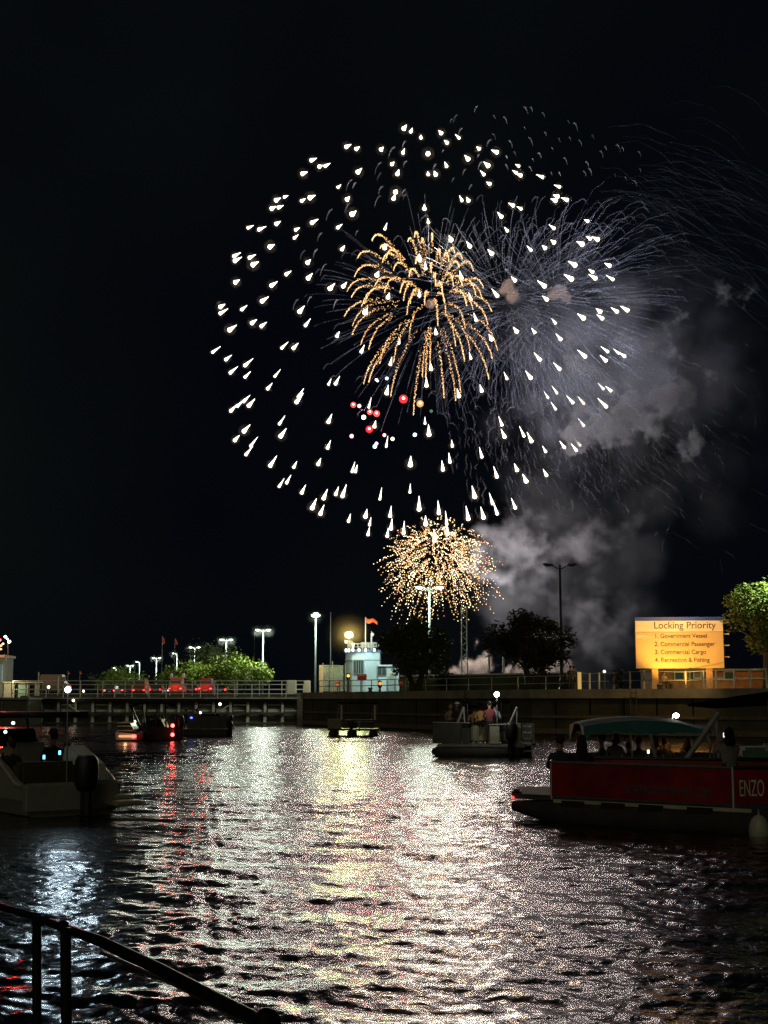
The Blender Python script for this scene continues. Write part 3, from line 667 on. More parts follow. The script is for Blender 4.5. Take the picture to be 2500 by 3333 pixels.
for x, y, r0 in pf:
    for q in range(4): pp.append((x + r_.gauss(0, r0*.5), y + r_.gauss(0, r0*.45), r_.uniform(-40, 40) + (x-1900)*.1, r0*r_.uniform(.65, 1.15), r_.uniform(.5, 1)*(1.15 if x < 2250 else .7)))
cloud('lumpy beige smoke puffs drifting away at the right of the sky', pp, sm_warm, res=.55, soft=1.6, amp=7.5, nscale=.20, contrast=(.30, .60), mul=1.0)
# lower smoke bank behind lamp and dark tree
lb = []
for x, y, r0, w_ in [(1620,1760,60,.8),(1690,1800,70,1),(1760,1830,70,1),(1840,1790,60,1),(1900,1760,60,1.05),(1960,1730,50,1),(2010,1700,45,.8),(1990,1760,45,.7),(1560,1840,60,.7),(1640,1880,60,.6),(1740,1900,60,.35),(1900,1880,50,.3),(1850,1960,50,.35),(1930,1960,55,.5),(1880,2010,60,.5),(1960,2020,60,.45),(1900,2080,70,.4),(1980,2100,60,.3),(2040,1960,50,.3),(1800,2060,50,.3),(1700,1720,50,.6),(1780,1700,40,.5),(1570,1760,40,.5)]:
    for q in range(4): lb.append((x + r_.gauss(0, r0*.45), y + r_.gauss(0, r0*.4), r_.uniform(0, 140), r0*r_.uniform(.6, .95), w_*r_.uniform(.6, 1.1)))
cloud('wide low bank of warm grey smoke behind the unlit twin lamp', lb, sm_warm, res=.8, soft=5, amp=11, nscale=.10, contrast=(.32, .66), mul=.62)
soft_m = vol_mat('smoke_soft_grey', (.62, .72, .88), .015)
sv = [(1650 + 400*r_.random() + r_.gauss(0, 50), 1860 + r_.gauss(0, 120), r_.uniform(0, 200), r_.uniform(90, 150), r_.uniform(.4, 1)) for q in range(60)]
cloud('soft thin grey smoke filling the sky around the low warm bank', sv, soft_m, res=1.3, soft=10, amp=9, nscale=.08, contrast=(.32, .7))
sv = [(1800 + 520*r_.random() + r_.gauss(0, 60), 1330 + r_.gauss(0, 130), r_.uniform(-150, 150), r_.uniform(80, 140), r_.uniform(.4, 1)) for q in range(80)]
cloud('soft grey smoke haze wrapped round the beige puffs at the right', sv, soft_m, res=1.3, soft=10, amp=9, nscale=.09, contrast=(.34, .68))
gp = []
for x, y, r0 in [(1480,2190,26),(1510,2175,30),(1540,2190,30),(1582,2145,24),(1600,2170,30),(1580,2195,34),(1650,2180,24),(1700,2160,18),(1690,2195,30),(1740,2195,30),(1790,2180,28),(1830,2160,30),(1850,2190,30),(1555,2090,12)]:
    for q in range(3): gp.append((x + r_.gauss(0, r0*.35), y + r_.gauss(0, r0*.35), r_.uniform(0, 60), r0*r_.uniform(.6, .9), 1))
cloud('row of round smoke puffs low on the horizon behind the dark round tree', gp, vol_mat('smoke_low_puff', (.9, .84, .80), .4), res=.5, soft=1.2, amp=3.4, nscale=.3, contrast=(.2, .5))
# flashes of the launching shells light the low smoke
for px, py, e, c in ((1690, 1850, 2.2e4, (1, .80, .68)), (1600, 2230, 9e3, (1, .8, .7))):
    pass

# ================================================================== SHORE OBJECTS
# ---- control house
hD = 142; hx = lambda px: XD(px, hD); hz = lambda py: ZZ(py, hD)
pale = mat('pale_blue_render', (.42, .56, .58), .75, var=.12, scale=.6, bump=.05)
house = thing('control_house', (hx(1200), hD, GZ), 'pale blue two-storey lock control house with flat roof and rooftop floodlight', 'control house')
def rel(px, py, dd=0): return (hx(px) - hx(1200), dd, hz(py) - GZ)
x = lambda px: hx(px) - hx(1200); z_ = lambda py: hz(py) - GZ
up = [(x(1125), 1.2), (x(1147), -.2), (x(1190), -1.0), (x(1236), -.2), (x(1240), 4), (x(1130), 4)]
m = MB(); m.prism(up, 0, z_(2126), ax='z'); m.build('tower_wall', pale, house)
m = MB(); m.prism([(a*1.06, b_*1.05 - .05) for a, b_ in up], z_(2126), z_(2117), ax='z'); rf = m.build('roof', mat('blue_fascia', (.10, .16, .26), .5, var=.15), house)
m = MB(); m.prism([(a*1.04, b_*1.05 - .05) for a, b_ in up], z_(2150.5), z_(2149), ax='z'); m.build('string_course', mat('trim_grey', (.3, .4, .42), .7), house)
m = MB(); m.box((x(1265), 1.7, z_(2171)/2), (x(1299)-x(1232), 4.4, z_(2171))); m.build('side_wall', pale, house)
m = MB(); m.box((x(1266), 1.6, z_(2171) + .08), (x(1302)-x(1230), 4.7, .16)); m.build('side_roof', pale, house)
glz = mat('window_glass', (.05, .07, .06), .1, var=.3, spec=.9)
def window(px0, px1, py0, py1, dd, par, nb=3, ry=0):
    cx = (x(px0)+x(px1))/2; w = x(px1)-x(px0); h = hz(py0)-hz(py1); R = Matrix.Rotation(ry, 3, 'Z'); c0 = Vector((cx, dd, z_(py1) + h/2))
    m = MB()
    for sx in [-.5 + k/nb for k in range(nb+1)]: m.box(c0 + R @ Vector((sx*w, 0, 0)), (.07, .1, h), rot=R)
    for sz in (-.5, .5): m.box(c0 + Vector((0, 0, sz*h)), (w + .07, .11, .07), rot=R)
    f = m.build('window', mat('window_frame', (.16, .2, .2), .5), par)
    m = MB(); m.box(c0 + R @ Vector((0, .03, 0)), (w, .03, h), rot=R); m.build('pane', glz, f)
window(1150, 1186, 2152, 2194, -.68, house, 4, -math.atan2(.8, x(1190)-x(1147)))
window(1229, 1257, 2173, 2201, -.54, house, 2)
m = MB(); m.box((x(1276), -.56, z_(2236)), (.9, .08, 2.0)); dr = m.build('door', mat('door_grey', (.25, .33, .34), .6), house)
m = MB(); m.ball((x(1276)+.35, -.62, z_(2236)), .05, 1); m.build('handle', steel, dr)
m = MB(); m.box((x(1275), -.56, z_(2199)), (.32, .12, .4)); m.build('meter_box', mat('meter_box_amber', (.4, .3, .12), .6), house)
for px in (1127, 1136, 1150, 1170, 1191, 1219):
    m = MB(); m.ball((x(px), -.55 - (.6 if 1147 < px < 1230 else -.6), z_(2119)), (.13, .13, .19), 2); m.build('eave_lamp', emis('eave_lamp_lit', (.86, .97, .92), 2.6), house)
for px, e in ((1150, 260), (1225, 300)): plight((x(px), -3.4, z_(2100)), e, (.78, .98, 1.0), house, .2)
m = MB()
for px in (1132, 1150, 1165, 1180, 1200, 1215, 1232): m.tube([(x(px), .6, z_(2117)), (x(px), .6, z_(2097))], .04, 6)
m.tube([(x(1132), .6, z_(2097)), (x(1232), .6, z_(2097))], .045, 6); m.tube([(x(1132), .6, z_(2107)), (x(1232), .6, z_(2107))], .03, 6); m.build('roof_railing', steel, house)
m = MB(); m.bbox((x(1200), 2.2, z_(2110) + .3), (x(1226)-x(1172), 1.6, .6), .05); m.build('roof_box', mat('roof_box', (.25, .3, .32), .7), house)
m = MB(); m.tube([(x(1137), .4, z_(2117)), (x(1137), .4, z_(2080))], .09, 8); m.box((x(1140), .4, z_(2102)), (.5, .5, .9)); m.build('lamp_mast', steel_dark, house)
fl = MB(); fl.bbox((x(1136), .25, z_(2069)), (.95, .5, .65), .08); fo = fl.build('floodlight', steel_dark, house)
m = MB(); m.ball((0, 0, 0), 3.0, 3); m.build('bloom_halo', halo_mat('flood_halo', (1, .72, .30), .13, 3.0), fo, loc=(x(1136), -.6, z_(2069)))  # bloom halo added round the floodlight
m = MB(); m.ball((x(1136), -.05, z_(2069)), (.42, .22, .34), 2); m.build('lens', emis('sodium_floodlight_lit', (1, .80, .36), 7), fo)
plight((x(1136), -.75, z_(2069)), 17000, (.90, 1, .34), house, .35, spot=60, target=(hx(1136)*.4, 45, -2))
plight((x(1136), -.8, z_(2068)), 600, (1, .78, .34), house, .3)
m = MB(); m.tube([(x(1126.5), .2, z_(2096)), (x(1126.5), .2, z_(2086))], [.12, .2], 8); m.tube([(x(1150), .2, z_(2110)), (x(1150), .2, z_(2095))], [.1, .2], 8); m.build('loudspeaker', white_gel, house)
# windsock pole and mast with small light
pl = thing('flag_pole', (hx(1190), hD + .5, GZ), 'slim pole with an orange flag on the roof of the control house', 'flag pole')
m = MB(); m.tube([(0, 0, z_(2117)), (0, 0, z_(2010))], .06, 6); m.build('pole', steel, pl)
fm = MB(); fr = []
for i in range(9):
    xx = i*.15; dz = -.12*math.sin(i*.9) - i*.05; hh = .50 - i*.025
    fr.append([(xx, -.02+.06*math.sin(i), z_(2010) + dz), (xx, .02+.06*math.sin(i), z_(2010) + dz), (xx, .02+.08*math.sin(i), z_(2010) + dz - hh), (xx, -.02+.08*math.sin(i), z_(2010) + dz - hh)])
fm.loft(fr); fm.build('flag', mat('orange_flag', (.85, .12, .03), .8, var=.1), pl, smooth=True)
plight((.8, -2.5, z_(2035)), 26, (1, .8, .6), house) if False else None
wp = thing('weather_mast', (hx(1209), hD + 1, GZ), 'short white mast with wind sensor beside the flag pole', 'mast')
m = MB(); m.tube([(0, 0, z_(2117)), (0, 0, z_(2070))], .09, 6); m.tube([(0, 0, z_(2070)), (0, 0, z_(2055))], .03, 5); m.build('mast', white_gel, wp)
m = MB(); m.bbox((.08, 0, z_(2066)), (.34, .3, .36), .08); m.build('sensor', white_gel, wp)
ms = thing('tall_mast', P(1075, 2255, 141), 'tall thin grey mast rising left of the rooftop floodlight', 'mast'); ms.location.z = GZ
m = MB(); m.tube([(0, 0, 0), (0, 0, ZZ(1996, 141) - GZ)], [.09, .035], 6); m.build('pole', steel_dark, ms)
ms = thing('tall_mast', P(826, 2255, 190), 'tall thin dark mast beside the twin lamp right of the green trees', 'mast'); ms.location.z = GZ
m = MB(); m.tube([(0, 0, 0), (0, 0, ZZ(2048, 190) - GZ)], [.09, .035], 6); m.build('pole', black, ms)
# glass screen with lit corner column
sx = lambda px: XD(px, 134)
gs = thing('glazed_screen', (sx(1082), 134.6, GZ), 'tall see-through glazed screen with a glowing beige corner column beside the control house', 'screen')
X0 = sx(1082)
m = MB(); m.bbox((sx(1046) - X0, -.4, 1.3), (.36, .36, 2.62), .02); m.build('corner_column', mat('beige_column', (.62, .50, .30), .8, var=.15), gs)
for px in (1052, 1083, 1124):
    m = MB(); m.box((sx(px) - X0, -.3 if px < 1100 else .2, 1.5), (.07, .07, 2.9 if px == 1083 else 2.6)); m.build('post', mat('screen_post', (.3, .35, .28), .5), gs)
m = MB(); m.box((0, -.15, 2.58), (sx(1124)-sx(1052), .05, .06), rot=Matrix.Rotation(.15, 3, 'Z')); m.box((0, -.15, .2), (sx(1124)-sx(1052), .05, .06), rot=Matrix.Rotation(.15, 3, 'Z')); m.build('rail', steel, gs)
gpm = mat('screen_glass', (.45, .52, .42), .35, var=.25, scale=1.5, alpha=.35)
m = MB(); m.box((0, -.15, 1.38), (sx(1124)-sx(1052), .02, 2.3), rot=Matrix.Rotation(.15, 3, 'Z')); m.build('glass_panel', gpm, gs)
plight((sx(1058) - X0, -2.6, 2.6), 110, (1, .82, .5), gs, .15)
# front kerb lit, railings along quay
railing('quay_railing', [(XD(1040, 133), 133.2), (XD(1210, 127), 127.3), (XD(1312, 121), 121.5)], 1.12, 1.7, 'dark steel railing along the quay edge in front of the pale blue control house', m_=steel_dark, r=.045)
railing('quay_railing', [(XD(1320, 119.6), 119.8), (XD(1600, 108), 108.6), (XD(1870, 100), 100.4)], 1.05, 3.1, 'dim two-bar railing behind the round dark tree', m_=steel, r=.035, rails=(1.0, .5))
for pxx, pyy, D_, lab in ((1100, 2230, 133.6, 'red lifebuoy cabinet behind the glazed screen'), (1179, 2205, 130.5, 'wide red notice cabinet with white top in front of the control house window'), (1304.5, 2223, 121, 'red lifebuoy cabinet on the railing at the right corner of the control house')):
    w = .42 if pxx != 1179 else .86
    t = thing('safety_cabinet', (XD(pxx, D_), D_ - .3, GZ), lab, 'safety cabinet'); zc = ZZ(pyy, D_) - GZ
    m = MB(); m.tube([(0, .1, 0), (0, .1, zc)], .05, 6); m.build('post', steel_dark, t)
    m = MB(); m.bbox((0, 0, zc), (w, .22, .56), .04); m.build('box', mat('safety_red', (.62, .05, .035), .5, var=.1), t)
    m = MB(); m.box((0, -.125, zc + (.0 if pxx != 1179 else .19)), (w*.7, .012, .12)); m.build('white_band', mat('label_white', (.7, .65, .6), .6), t)
for pxx, py0, D_, c_, lab in ((1134, 2203, 131, (1, .5, .05), 'black signal head with an amber lamp on a post behind the railing'), (1237, 2228, 124.5, (1, .22, .05), 'black signal head with a red-orange lamp near the quay edge')):
    t = thing('signal_light', (XD(pxx, D_), D_, GZ), lab, 'signal'); zc = ZZ(py0, D_) - GZ
    m = MB(); m.tube([(0, 0, 0), (0, 0, zc)], .09, 8); m.build('post', black, t)
    m = MB(); m.bbox((0, 0, zc), (.34, .3, .62), .05); m.build('housing', black, t)
    m = MB(); m.lathe([(.11, -.02), (.14, 0)], (.02, -.17, zc + .06), 12, axis='y'); m.build('lens', emis('signal_%d' % pxx, c_, 2.2), t)
bc = thing('bollard', (XD(1206, 128), 127.2, GZ), 'small black mooring bollard at the lit quay edge below the control house', 'bollard')
m = MB(); m.lathe([(.16, 0), (.13, .25), (.22, .33), (.2, .42), (.05, .45)], n=12); m.build('post', black, bc)
# berm wall with pale coping, white posts
bw = thing('low_wall', (4, 120, GZ), 'long low wall with a pale top line behind the two dark trees', 'wall')
a_ = Vector((XD(1310, 126), 126, 0)); b2 = Vector((XD(1875, 112), 112, 0)); dv = (b2-a_); ang = math.atan2(dv.y, dv.x); mid = (a_+b2)/2 - Vector((4, 120, 0)); R = Matrix.Rotation(ang, 3, 'Z')
m = MB(); m.box((mid.x, mid.y, .7), (dv.length, .4, 1.4), rot=R); m.build('wall', mat('berm_green_wall', (.06, .075, .035), .9, var=.4, scale=.6, bump=.3), bw)
m = MB(); m.box((mid.x, mid.y, 1.46), (dv.length + .1, .5, .12), rot=R); m.build('coping', mat('wall_coping_pale', (.62, .66, .58), .8), bw)
for px in (1590, 1637):
    t = thing('marker_post', (XD(px, 121), 121, GZ), 'white upright post %s behind the low wall' % ('left of the dark trunk, taller one' if px == 1590 else 'nearest the dark trunk, shorter one'), 'post')
    m = MB(); m.box((0, 0, (3.2 if px == 1590 else 2.9)/2), (.16, .16, 3.2 if px == 1590 else 2.9)); m.build('post', white_gel, t); m = MB(); m.box((0, 0, 3.24 if px == 1590 else 2.94), (.2, .2, .06)); m.build('cap', white_gel, t)
# lattice mast
lt = thing('lattice_mast', (XD(1511, 126), 126, GZ), 'grey lattice mast standing below the low golden firework', 'mast'); H = ZZ(1978, 126) - GZ
for q in ((-.26, -.2), (.26, -.2), (-.26, .25), (.26, .25)):
    m = MB(); m.tube([(q[0], q[1], 0), (q[0]*.85, q[1]*.85, H)], .05, 6); m.build('leg', steel, lt)
m = MB(); n = int(H/.5)
for k in range(n):
    s_ = (-1)**k; za, zb = k*H/n, (k+1)*H/n
    for yy in (-.2, .25): m.tube([(-.26*s_, yy, za), (.26*s_, yy, zb)], .022, 4)
    for xx in (-.26, .26): m.tube([(xx, -.2*s_, za), (xx, .2*s_, zb)], .022, 4)
m.build('lattice_bracing', steel, lt)
plight((1.5, -5, 3.0), 500, (.9, 1, .85), lt, .2) if False else None
# ---- big information sign
sD = 93.5; w_ = 5.72; h_ = 3.36
sg = thing('information_sign', (XD(2208, sD), sD, GZ), 'large orange-lit board listing locking priority on two posts', 'sign', rz=-.10)
sb = ZZ(2177, sD) - GZ
board_m = mat('sign_board_paint', (.74, .54, .26), .6, var=.06, scale=.5)
m = MB(); m.bbox((0, 0, sb + h_/2), (w_, .14, h_), .02); bd = m.build('board', board_m, sg)
m = MB(); m.box((0, -.076, sb + h_ - .11), (w_ + .02, .02, .24)); m.build('blue_header', mat('sign_blue', (.02, .07, .40), .5, var=.1), sg)
m = MB(); m.box((0, -.0745, sb + h_ - .6), (w_ - .04, .009, .72)); m.build('header_panel', mat('sign_header_pale', (.86, .74, .56), .6, var=.08, scale=.8), sg)
m = MB(); m.box((.0, -.078, sb + h_ - .97), (w_ - .1, .012, .03)); m.build('rule_line', mat('sign_rule', (.28, .26, .22), .6), sg)
inkm = mat('sign_lettering_grey', (.07, .07, .065), .6, var=.1)
# paler swoosh strips at the left
m = MB()
for zc, L, h1 in ((sb + h_ - .78, 1.35, .1), (sb + h_ - .88, 1.0, .08), (sb + h_ - 1.28, 1.25, .1), (sb + h_ - 1.36, .8, .06)):
    n = 9; top = [(-w_/2 + .06 + L*k/n, zc + h1*math.sin(k*.7)*.5 + h1*(1-k/n)) for k in range(n+1)]; bot = [(-w_/2 + .06 + L*k/n, zc + h1*math.sin(k*.7)*.5 - h1*(1-k/n)*.5 - .005) for k in range(n, -1, -1)]
    m.prism(top + bot, -.084, -.073)
m.build('pale_swoosh', mat('sign_swoosh_pale', (.9, .80, .60), .6, var=.05), sg)
for body, zz, s_, xx in (('Locking Priority', h_ - .74, .64, -1.66), ('1. Government Vessel', h_ - 1.36, .40, -1.62), ('2. Commercial Passenger', h_ - 1.90, .40, -1.62), ('3. Commercial Cargo', h_ - 2.42, .40, -1.62), ('4. Recreation & Fishing', h_ - 2.94, .40, -1.62)):
    text(body, s_, inkm, sg, (xx, -.08, sb + zz), (PI/2, 0, 0), sx=.98 if 'Lock' in body else .95, bold=.005)
pm = mat('sign_post_paint', (.55, .36, .16), .7, var=.15)
for xx in (-1.62, 1.9): m = MB(); m.box((xx, .14, sb/2 + .2), (.40, .14, sb + .4)); m.build('post', pm, sg)
for zz in (.25, 1.0, 1.75, 2.5):
    m = MB(); m.box((w_/2 + .12, .12, sb + zz + .5), (.55, .05, .07)); m.build('bracket', mat('bracket_orange', (.6, .45, .25), .6), sg)
# floodlight lighting the sign
ft = thing('ground_floodlight', (XD(2150, 90.7), 91.6, GZ), 'small sodium floodlight on the quay edge below the orange sign', 'floodlight')
m = MB(); m.box((0, 0, .1), (.3, .3, .2)); m.build('base', steel_dark, ft)
m = MB(); m.bbox((0, 0, .28), (.36, .22, .2), .03, rot=Matrix.Rotation(.7, 3, 'X')); m.build('lamp_head', steel_dark, ft)
sl = plight((.6, -.6, .5), 1000, (1, .45, .06), ft, .08, spot=112, target=(XD(2215, sD), sD, GZ + 3.6)); sl.name = 'sodium_glow'
sl2 = plight((1.0, -2.6, 5.2), 900, (1, .58, .24), ft, .3, name='spill_glow', spot=110, target=(XD(2215, sD), sD, GZ + 2.8))
# fence right, orange-lit posts
fp = [(1882, 2189, 1), (1914, 2192, 0), (1945, 2190, 0), (1993, 2190, 0), (2045, 2186, 0), (2090, 2184, 0), (2226, 2186, 2), (2284, 2183, 2), (2324, 2181, 2), (2383, 2179, 2), (2434, 2178, 2), (2487, 2176, 2)]
fence = thing('quay_fence', (XD(2150, 92), 92.6, GZ), 'post and rail fence along the quay under and beside the orange sign', 'fence')
def qY(px):
    for Y in np.arange(60, 140, .1):
        X = XD(px, Y)
        for (xa, ya), (xb, yb) in zip(Q[:-1], Q[1:]):
            if xa <= X <= xb and abs(ya + (yb-ya)*(X-xa)/(xb-xa) - Y) < .12: return Y + .5
    return 92
cpm = mat('fence_post_pale', (.50, .40, .28), .7, var=.15); tops = []
for px, py, k in fp:
    Y = qY(px); X = XD(px, Y) - fence.location.x; y = Y - 92.6; Hh = ZZ(py, Y) - GZ
    m = MB(); m.tube([(X, y, 0), (X, y, Hh)], .07 if k != 1 else .13, 8)
    m.build('post', cpm if k == 0 else emis('fence_post_glow', (1, .62, .18), .55) if k == 1 else steel, fence); tops.append((X, y, Hh))  # leftmost post's lit look is emission put in its material
m = MB(); m.tube([(a, b_, c - .05) for a, b_, c in tops], .02, 5); m.build('rail', steel, fence)
m = MB(); m.tube([(a, b_, c*.5) for a, b_, c in tops], .02, 5); m.build('rail', steel, fence)
gl = thing('globe_lamp', (XD(1963, 99), 99, GZ), 'small pale globe lamp above the fence left of the sign', 'lamp')
m = MB(); m.tube([(0, 0, 0), (0, 0, ZZ(2190, 99) - GZ)], .03, 6); m.build('pole', steel_dark, gl)
m = MB(); m.ball((0, 0, ZZ(2187, 99) - GZ), .11, 2); m.build('globe', emis('globe_dim', (1, .85, .65), 1.6), gl)
# brick building behind, right edge
bk = mat('brick_orange', (.24, .10, .04), .9, var=.35, scale=2.2, bump=.3)
bb = thing('brick_building', (XD(2340, 104), 104, GZ), 'low brown brick building with grey band behind the fence at the right edge', 'building')
bx = lambda px: XD(px, 104) - XD(2340, 104); bz = lambda py: ZZ(py, 104) - GZ
m = MB(); m.box(((bx(2112)+bx(2560))/2, 2, bz(2186)/2), (bx(2560)-bx(2112), 4, bz(2186))); m.build('wall', bk, bb)
m = MB(); m.box(((bx(2200)+bx(2560))/2, -.04, bz(2209)), (bx(2560)-bx(2200), .1, .14)); m.build('band', concrete, bb)
m = MB(); m.box(((bx(2112)+bx(2560))/2, 2, bz(2182)), (bx(2562)-bx(2108), 4.3, .16)); m.build('roof', concrete_dark, bb)
for px in (2205, 2245, 2290, 2365): m = MB(); m.box((bx(px), -.03, bz(2200)), (.8 if px != 2245 else .35, .08, .7)); f = m.build('window', mat('bldg_window_frame', (.3, .36, .36), .6), bb); m = MB(); m.box((bx(px), -.08, bz(2200)), (.6 if px != 2245 else .2, .03, .5)); m.build('pane', glz, f)
plight((bx(2440), -5.5, 3.8), 420, (1, .62, .24), bb, .25)
plight((XD(2600, 92) - bb.location.x, 91 - 104, 9.5), 9000, (.82, 1, .50), bb, .3, spot=75, target=(XD(2490, 93), 93, GZ + 4.6))

# ---- left tower and booths
tD = 150; tx = lambda px: XD(px, tD); tz = lambda py: ZZ(py, tD)
tw = thing('lock_tower', (tx(-60), tD, 2.7), 'grey tower cut by the left edge with red and white lamps on top', 'tower')
X0 = tx(-60); gy = mat('tower_grey', (.20, .21, .18), .8, var=.15, scale=.8)
m = MB(); m.box(((tx(18)+tx(-150))/2 - X0, 2, (tz(2142)-2.7)/2), (tx(18)-tx(-150), 4, tz(2142)-2.7)); m.build('wall', gy, tw)
m = MB(); m.box(((tx(24)+tx(-150))/2 - X0, 1.9, tz(2138)-2.7), (tx(24)-tx(-150), 4.6, .26)); m.build('roof', mat('roof_trim_pale', (.5, .42, .32), .8), tw)
m = MB(); m.box((tx(2) - X0, -.02, tz(2192)-2.7), (.95, .08, 1.8)); f = m.build('window', mat('tower_window_frame', (.4, .42, .36), .6), tw)
m = MB(); m.box((tx(2) - X0, -.07, tz(2192)-2.7), (.8, .03, 1.65)); m.build('pane', emis('lit_window_teal', (.35, .6, .6), .22), f)
m = MB(); m.tube([(tx(20)-X0, .2, tz(2134)-2.7), (tx(27)-X0, -.2, tz(2140)-2.7), (tx(31)-X0, -.4, tz(2152)-2.7)], .08, 6); m.build('roof_bracket', gy, tw)
m = MB(); m.tube([(tx(0)-X0, 0, tz(2138)-2.7), (tx(0)-X0, 0, tz(2112)-2.7)], .05, 6); m.tube([(tx(30)-X0, 0.2, tz(2138)-2.7), (tx(28)-X0, 0.2, tz(2080)-2.7)], .05, 6); m.build('roof_mast', steel_dark, tw)
for px, py, r0, c_, e in ((22, 2075, .15, (1, 1, .92), 14), (29, 2082, .1, (1, .9, .7), 7), (35, 2091, .17, (1, 1, .92), 12), (15, 2098, .12, (1, .75, .4), 5), (3, 2104, .34, (1, .35, .22), 3), (4, 2115, .3, (1, .4, .22), 2.6), (-3, 2086, .4, (1, .02, .02), 34)):
    m = MB(); m.ball((tx(px)-X0, -.1, tz(py)-2.7), (r0, .12, r0*(.85 if r0 < .25 else .4)), 2); m.build('roof_lamp', emis('tower_lamp_%d_%d' % (px+9, py), c_, e), tw)
plight((tx(-10)-X0, -1.5, tz(2085)-2.7), 20000, (1, .03, .02), tw, .4, spot=55, target=(-22, 40, -2))
plight((tx(8)-X0, -.8, tz(2090)-2.7), 300, (1, .25, .12), tw, .4)
bo = thing('lock_booth', (tx(80), tD, 2.7), 'lit pale booths with a mint green panel behind the left end of the railing', 'booth')
X0 = tx(80); cream = mat('booth_cream', (.55, .50, .33), .8, var=.2)
for px0, px1, py0, mm in ((22, 46, 2224, cream), (49, 56, 2226, mat('booth_post_lit', (.8, .72, .45), .7)), (69, 93, 2226, mat('booth_mint', (.40, .58, .44), .7, var=.2)), (96, 101, 2226, cream), (122, 134, 2226, cream)):  # bright cream post has its lit look put in the colour
    m = MB(); h0 = tz(py0) - 2.7; m.bbox(((tx(px0)+tx(px1))/2 - X0, .2, h0/2), (tx(px1)-tx(px0), .5, h0), .02); m.build('panel', mm, bo)
m = MB(); m.box((0, .9, (tz(2224) - 2.7)/2), (tx(136)-tx(20), .12, tz(2226) - 2.7)); m.build('back_wall', mat('booth_back', (.10, .095, .06), .9, var=.4), bo)
m = MB(); m.box((0, .4, tz(2222) - 2.7), (tx(138)-tx(18), 1.5, .12)); m.build('roof', cream, bo)
plight((-.9, -2.2, 1.9), 150, (1, .93, .62), bo, .15)
for px, py, r0, D_, lab in ((167, 2237, .14, 152, 'small white lamp post with a glowing globe above the pale parked truck'), (280, 2250, .12, 158, 'small yellowish lamp left of the row of cars'), (248, 2280, .13, 146, 'low yellow lamp just under the railing beside the white boat light')):
    zb = GZ if D_ > 147 else 2.2
    t = thing('small_lamp', (XD(px, D_), D_, zb), lab, 'lamp'); zc = ZZ(py, D_) - zb
    m = MB(); m.tube([(0, 0, 0), (0, 0, max(.05, zc))], .04, 6); m.build('pole', steel, t)
    m = MB(); m.ball((0, -.05, zc), r0, 2); m.build('globe', emis('small_globe_lit', (1, .92, .62), 7), t)
for px, pyt, D_ in ((133, 2190, 153), (197, 2203, 153)):
    t = thing('thin_post', (XD(px, D_), D_, GZ), 'thin grey pole above the %s' % ('mint green booth panel' if px == 133 else 'pale parked truck'), 'pole')
    m = MB(); m.tube([(0, 0, 0), (0, 0, ZZ(pyt, D_) - GZ)], .06, 6); m.build('pole', steel, t); m = MB(); m.ball((0, 0, ZZ(pyt, D_) - GZ), .07, 1); m.build('cap', steel, t)
# orange flag masts
for px, pyt, D_, fh, lab in ((530, 2073, 188, 1.0, 'tall dark mast with a hanging orange flag, left one of the near pair'), (571, 2080, 192, .85, 'tall dark mast with a hanging orange flag, right one of the near pair'), (227, 2185, 255, .6, 'far faint mast with a dim orange flag, left one of the far pair'), (266, 2185, 255, .6, 'far faint mast with a dim orange flag, right one of the far pair')):
    t = thing('flag_mast', (XD(px, D_), D_, GZ), lab, 'flag mast'); H = ZZ(pyt, D_) - GZ
    m = MB(); m.tube([(0, 0, 0), (0, 0, H)], [.09, .05], 6); m.build('mast', steel_dark, t)
    m = MB(); m.loft([[(.06, -.02, H - .05), (.06, .02, H - .05), (.06, .02, H - fh), (.06, -.02, H - fh)], [(.26, -.02, H - .35), (.26, .05, H - .35), (.22, .05, H - fh*1.02), (.22, -.02, H - fh*1.02)], [(.40, -.04, H - .7*fh), (.40, .02, H - .7*fh), (.34, .02, H - fh*1.05), (.34, -.04, H - fh*1.05)]])
    m.build('flag', mat('orange_flag', (.85, .12, .03), .8, var=.1), t)
    plight((.5, -1.2, H - .3), 18 if D_ < 200 else 22, (1, .45, .2), t, .1) if False else None

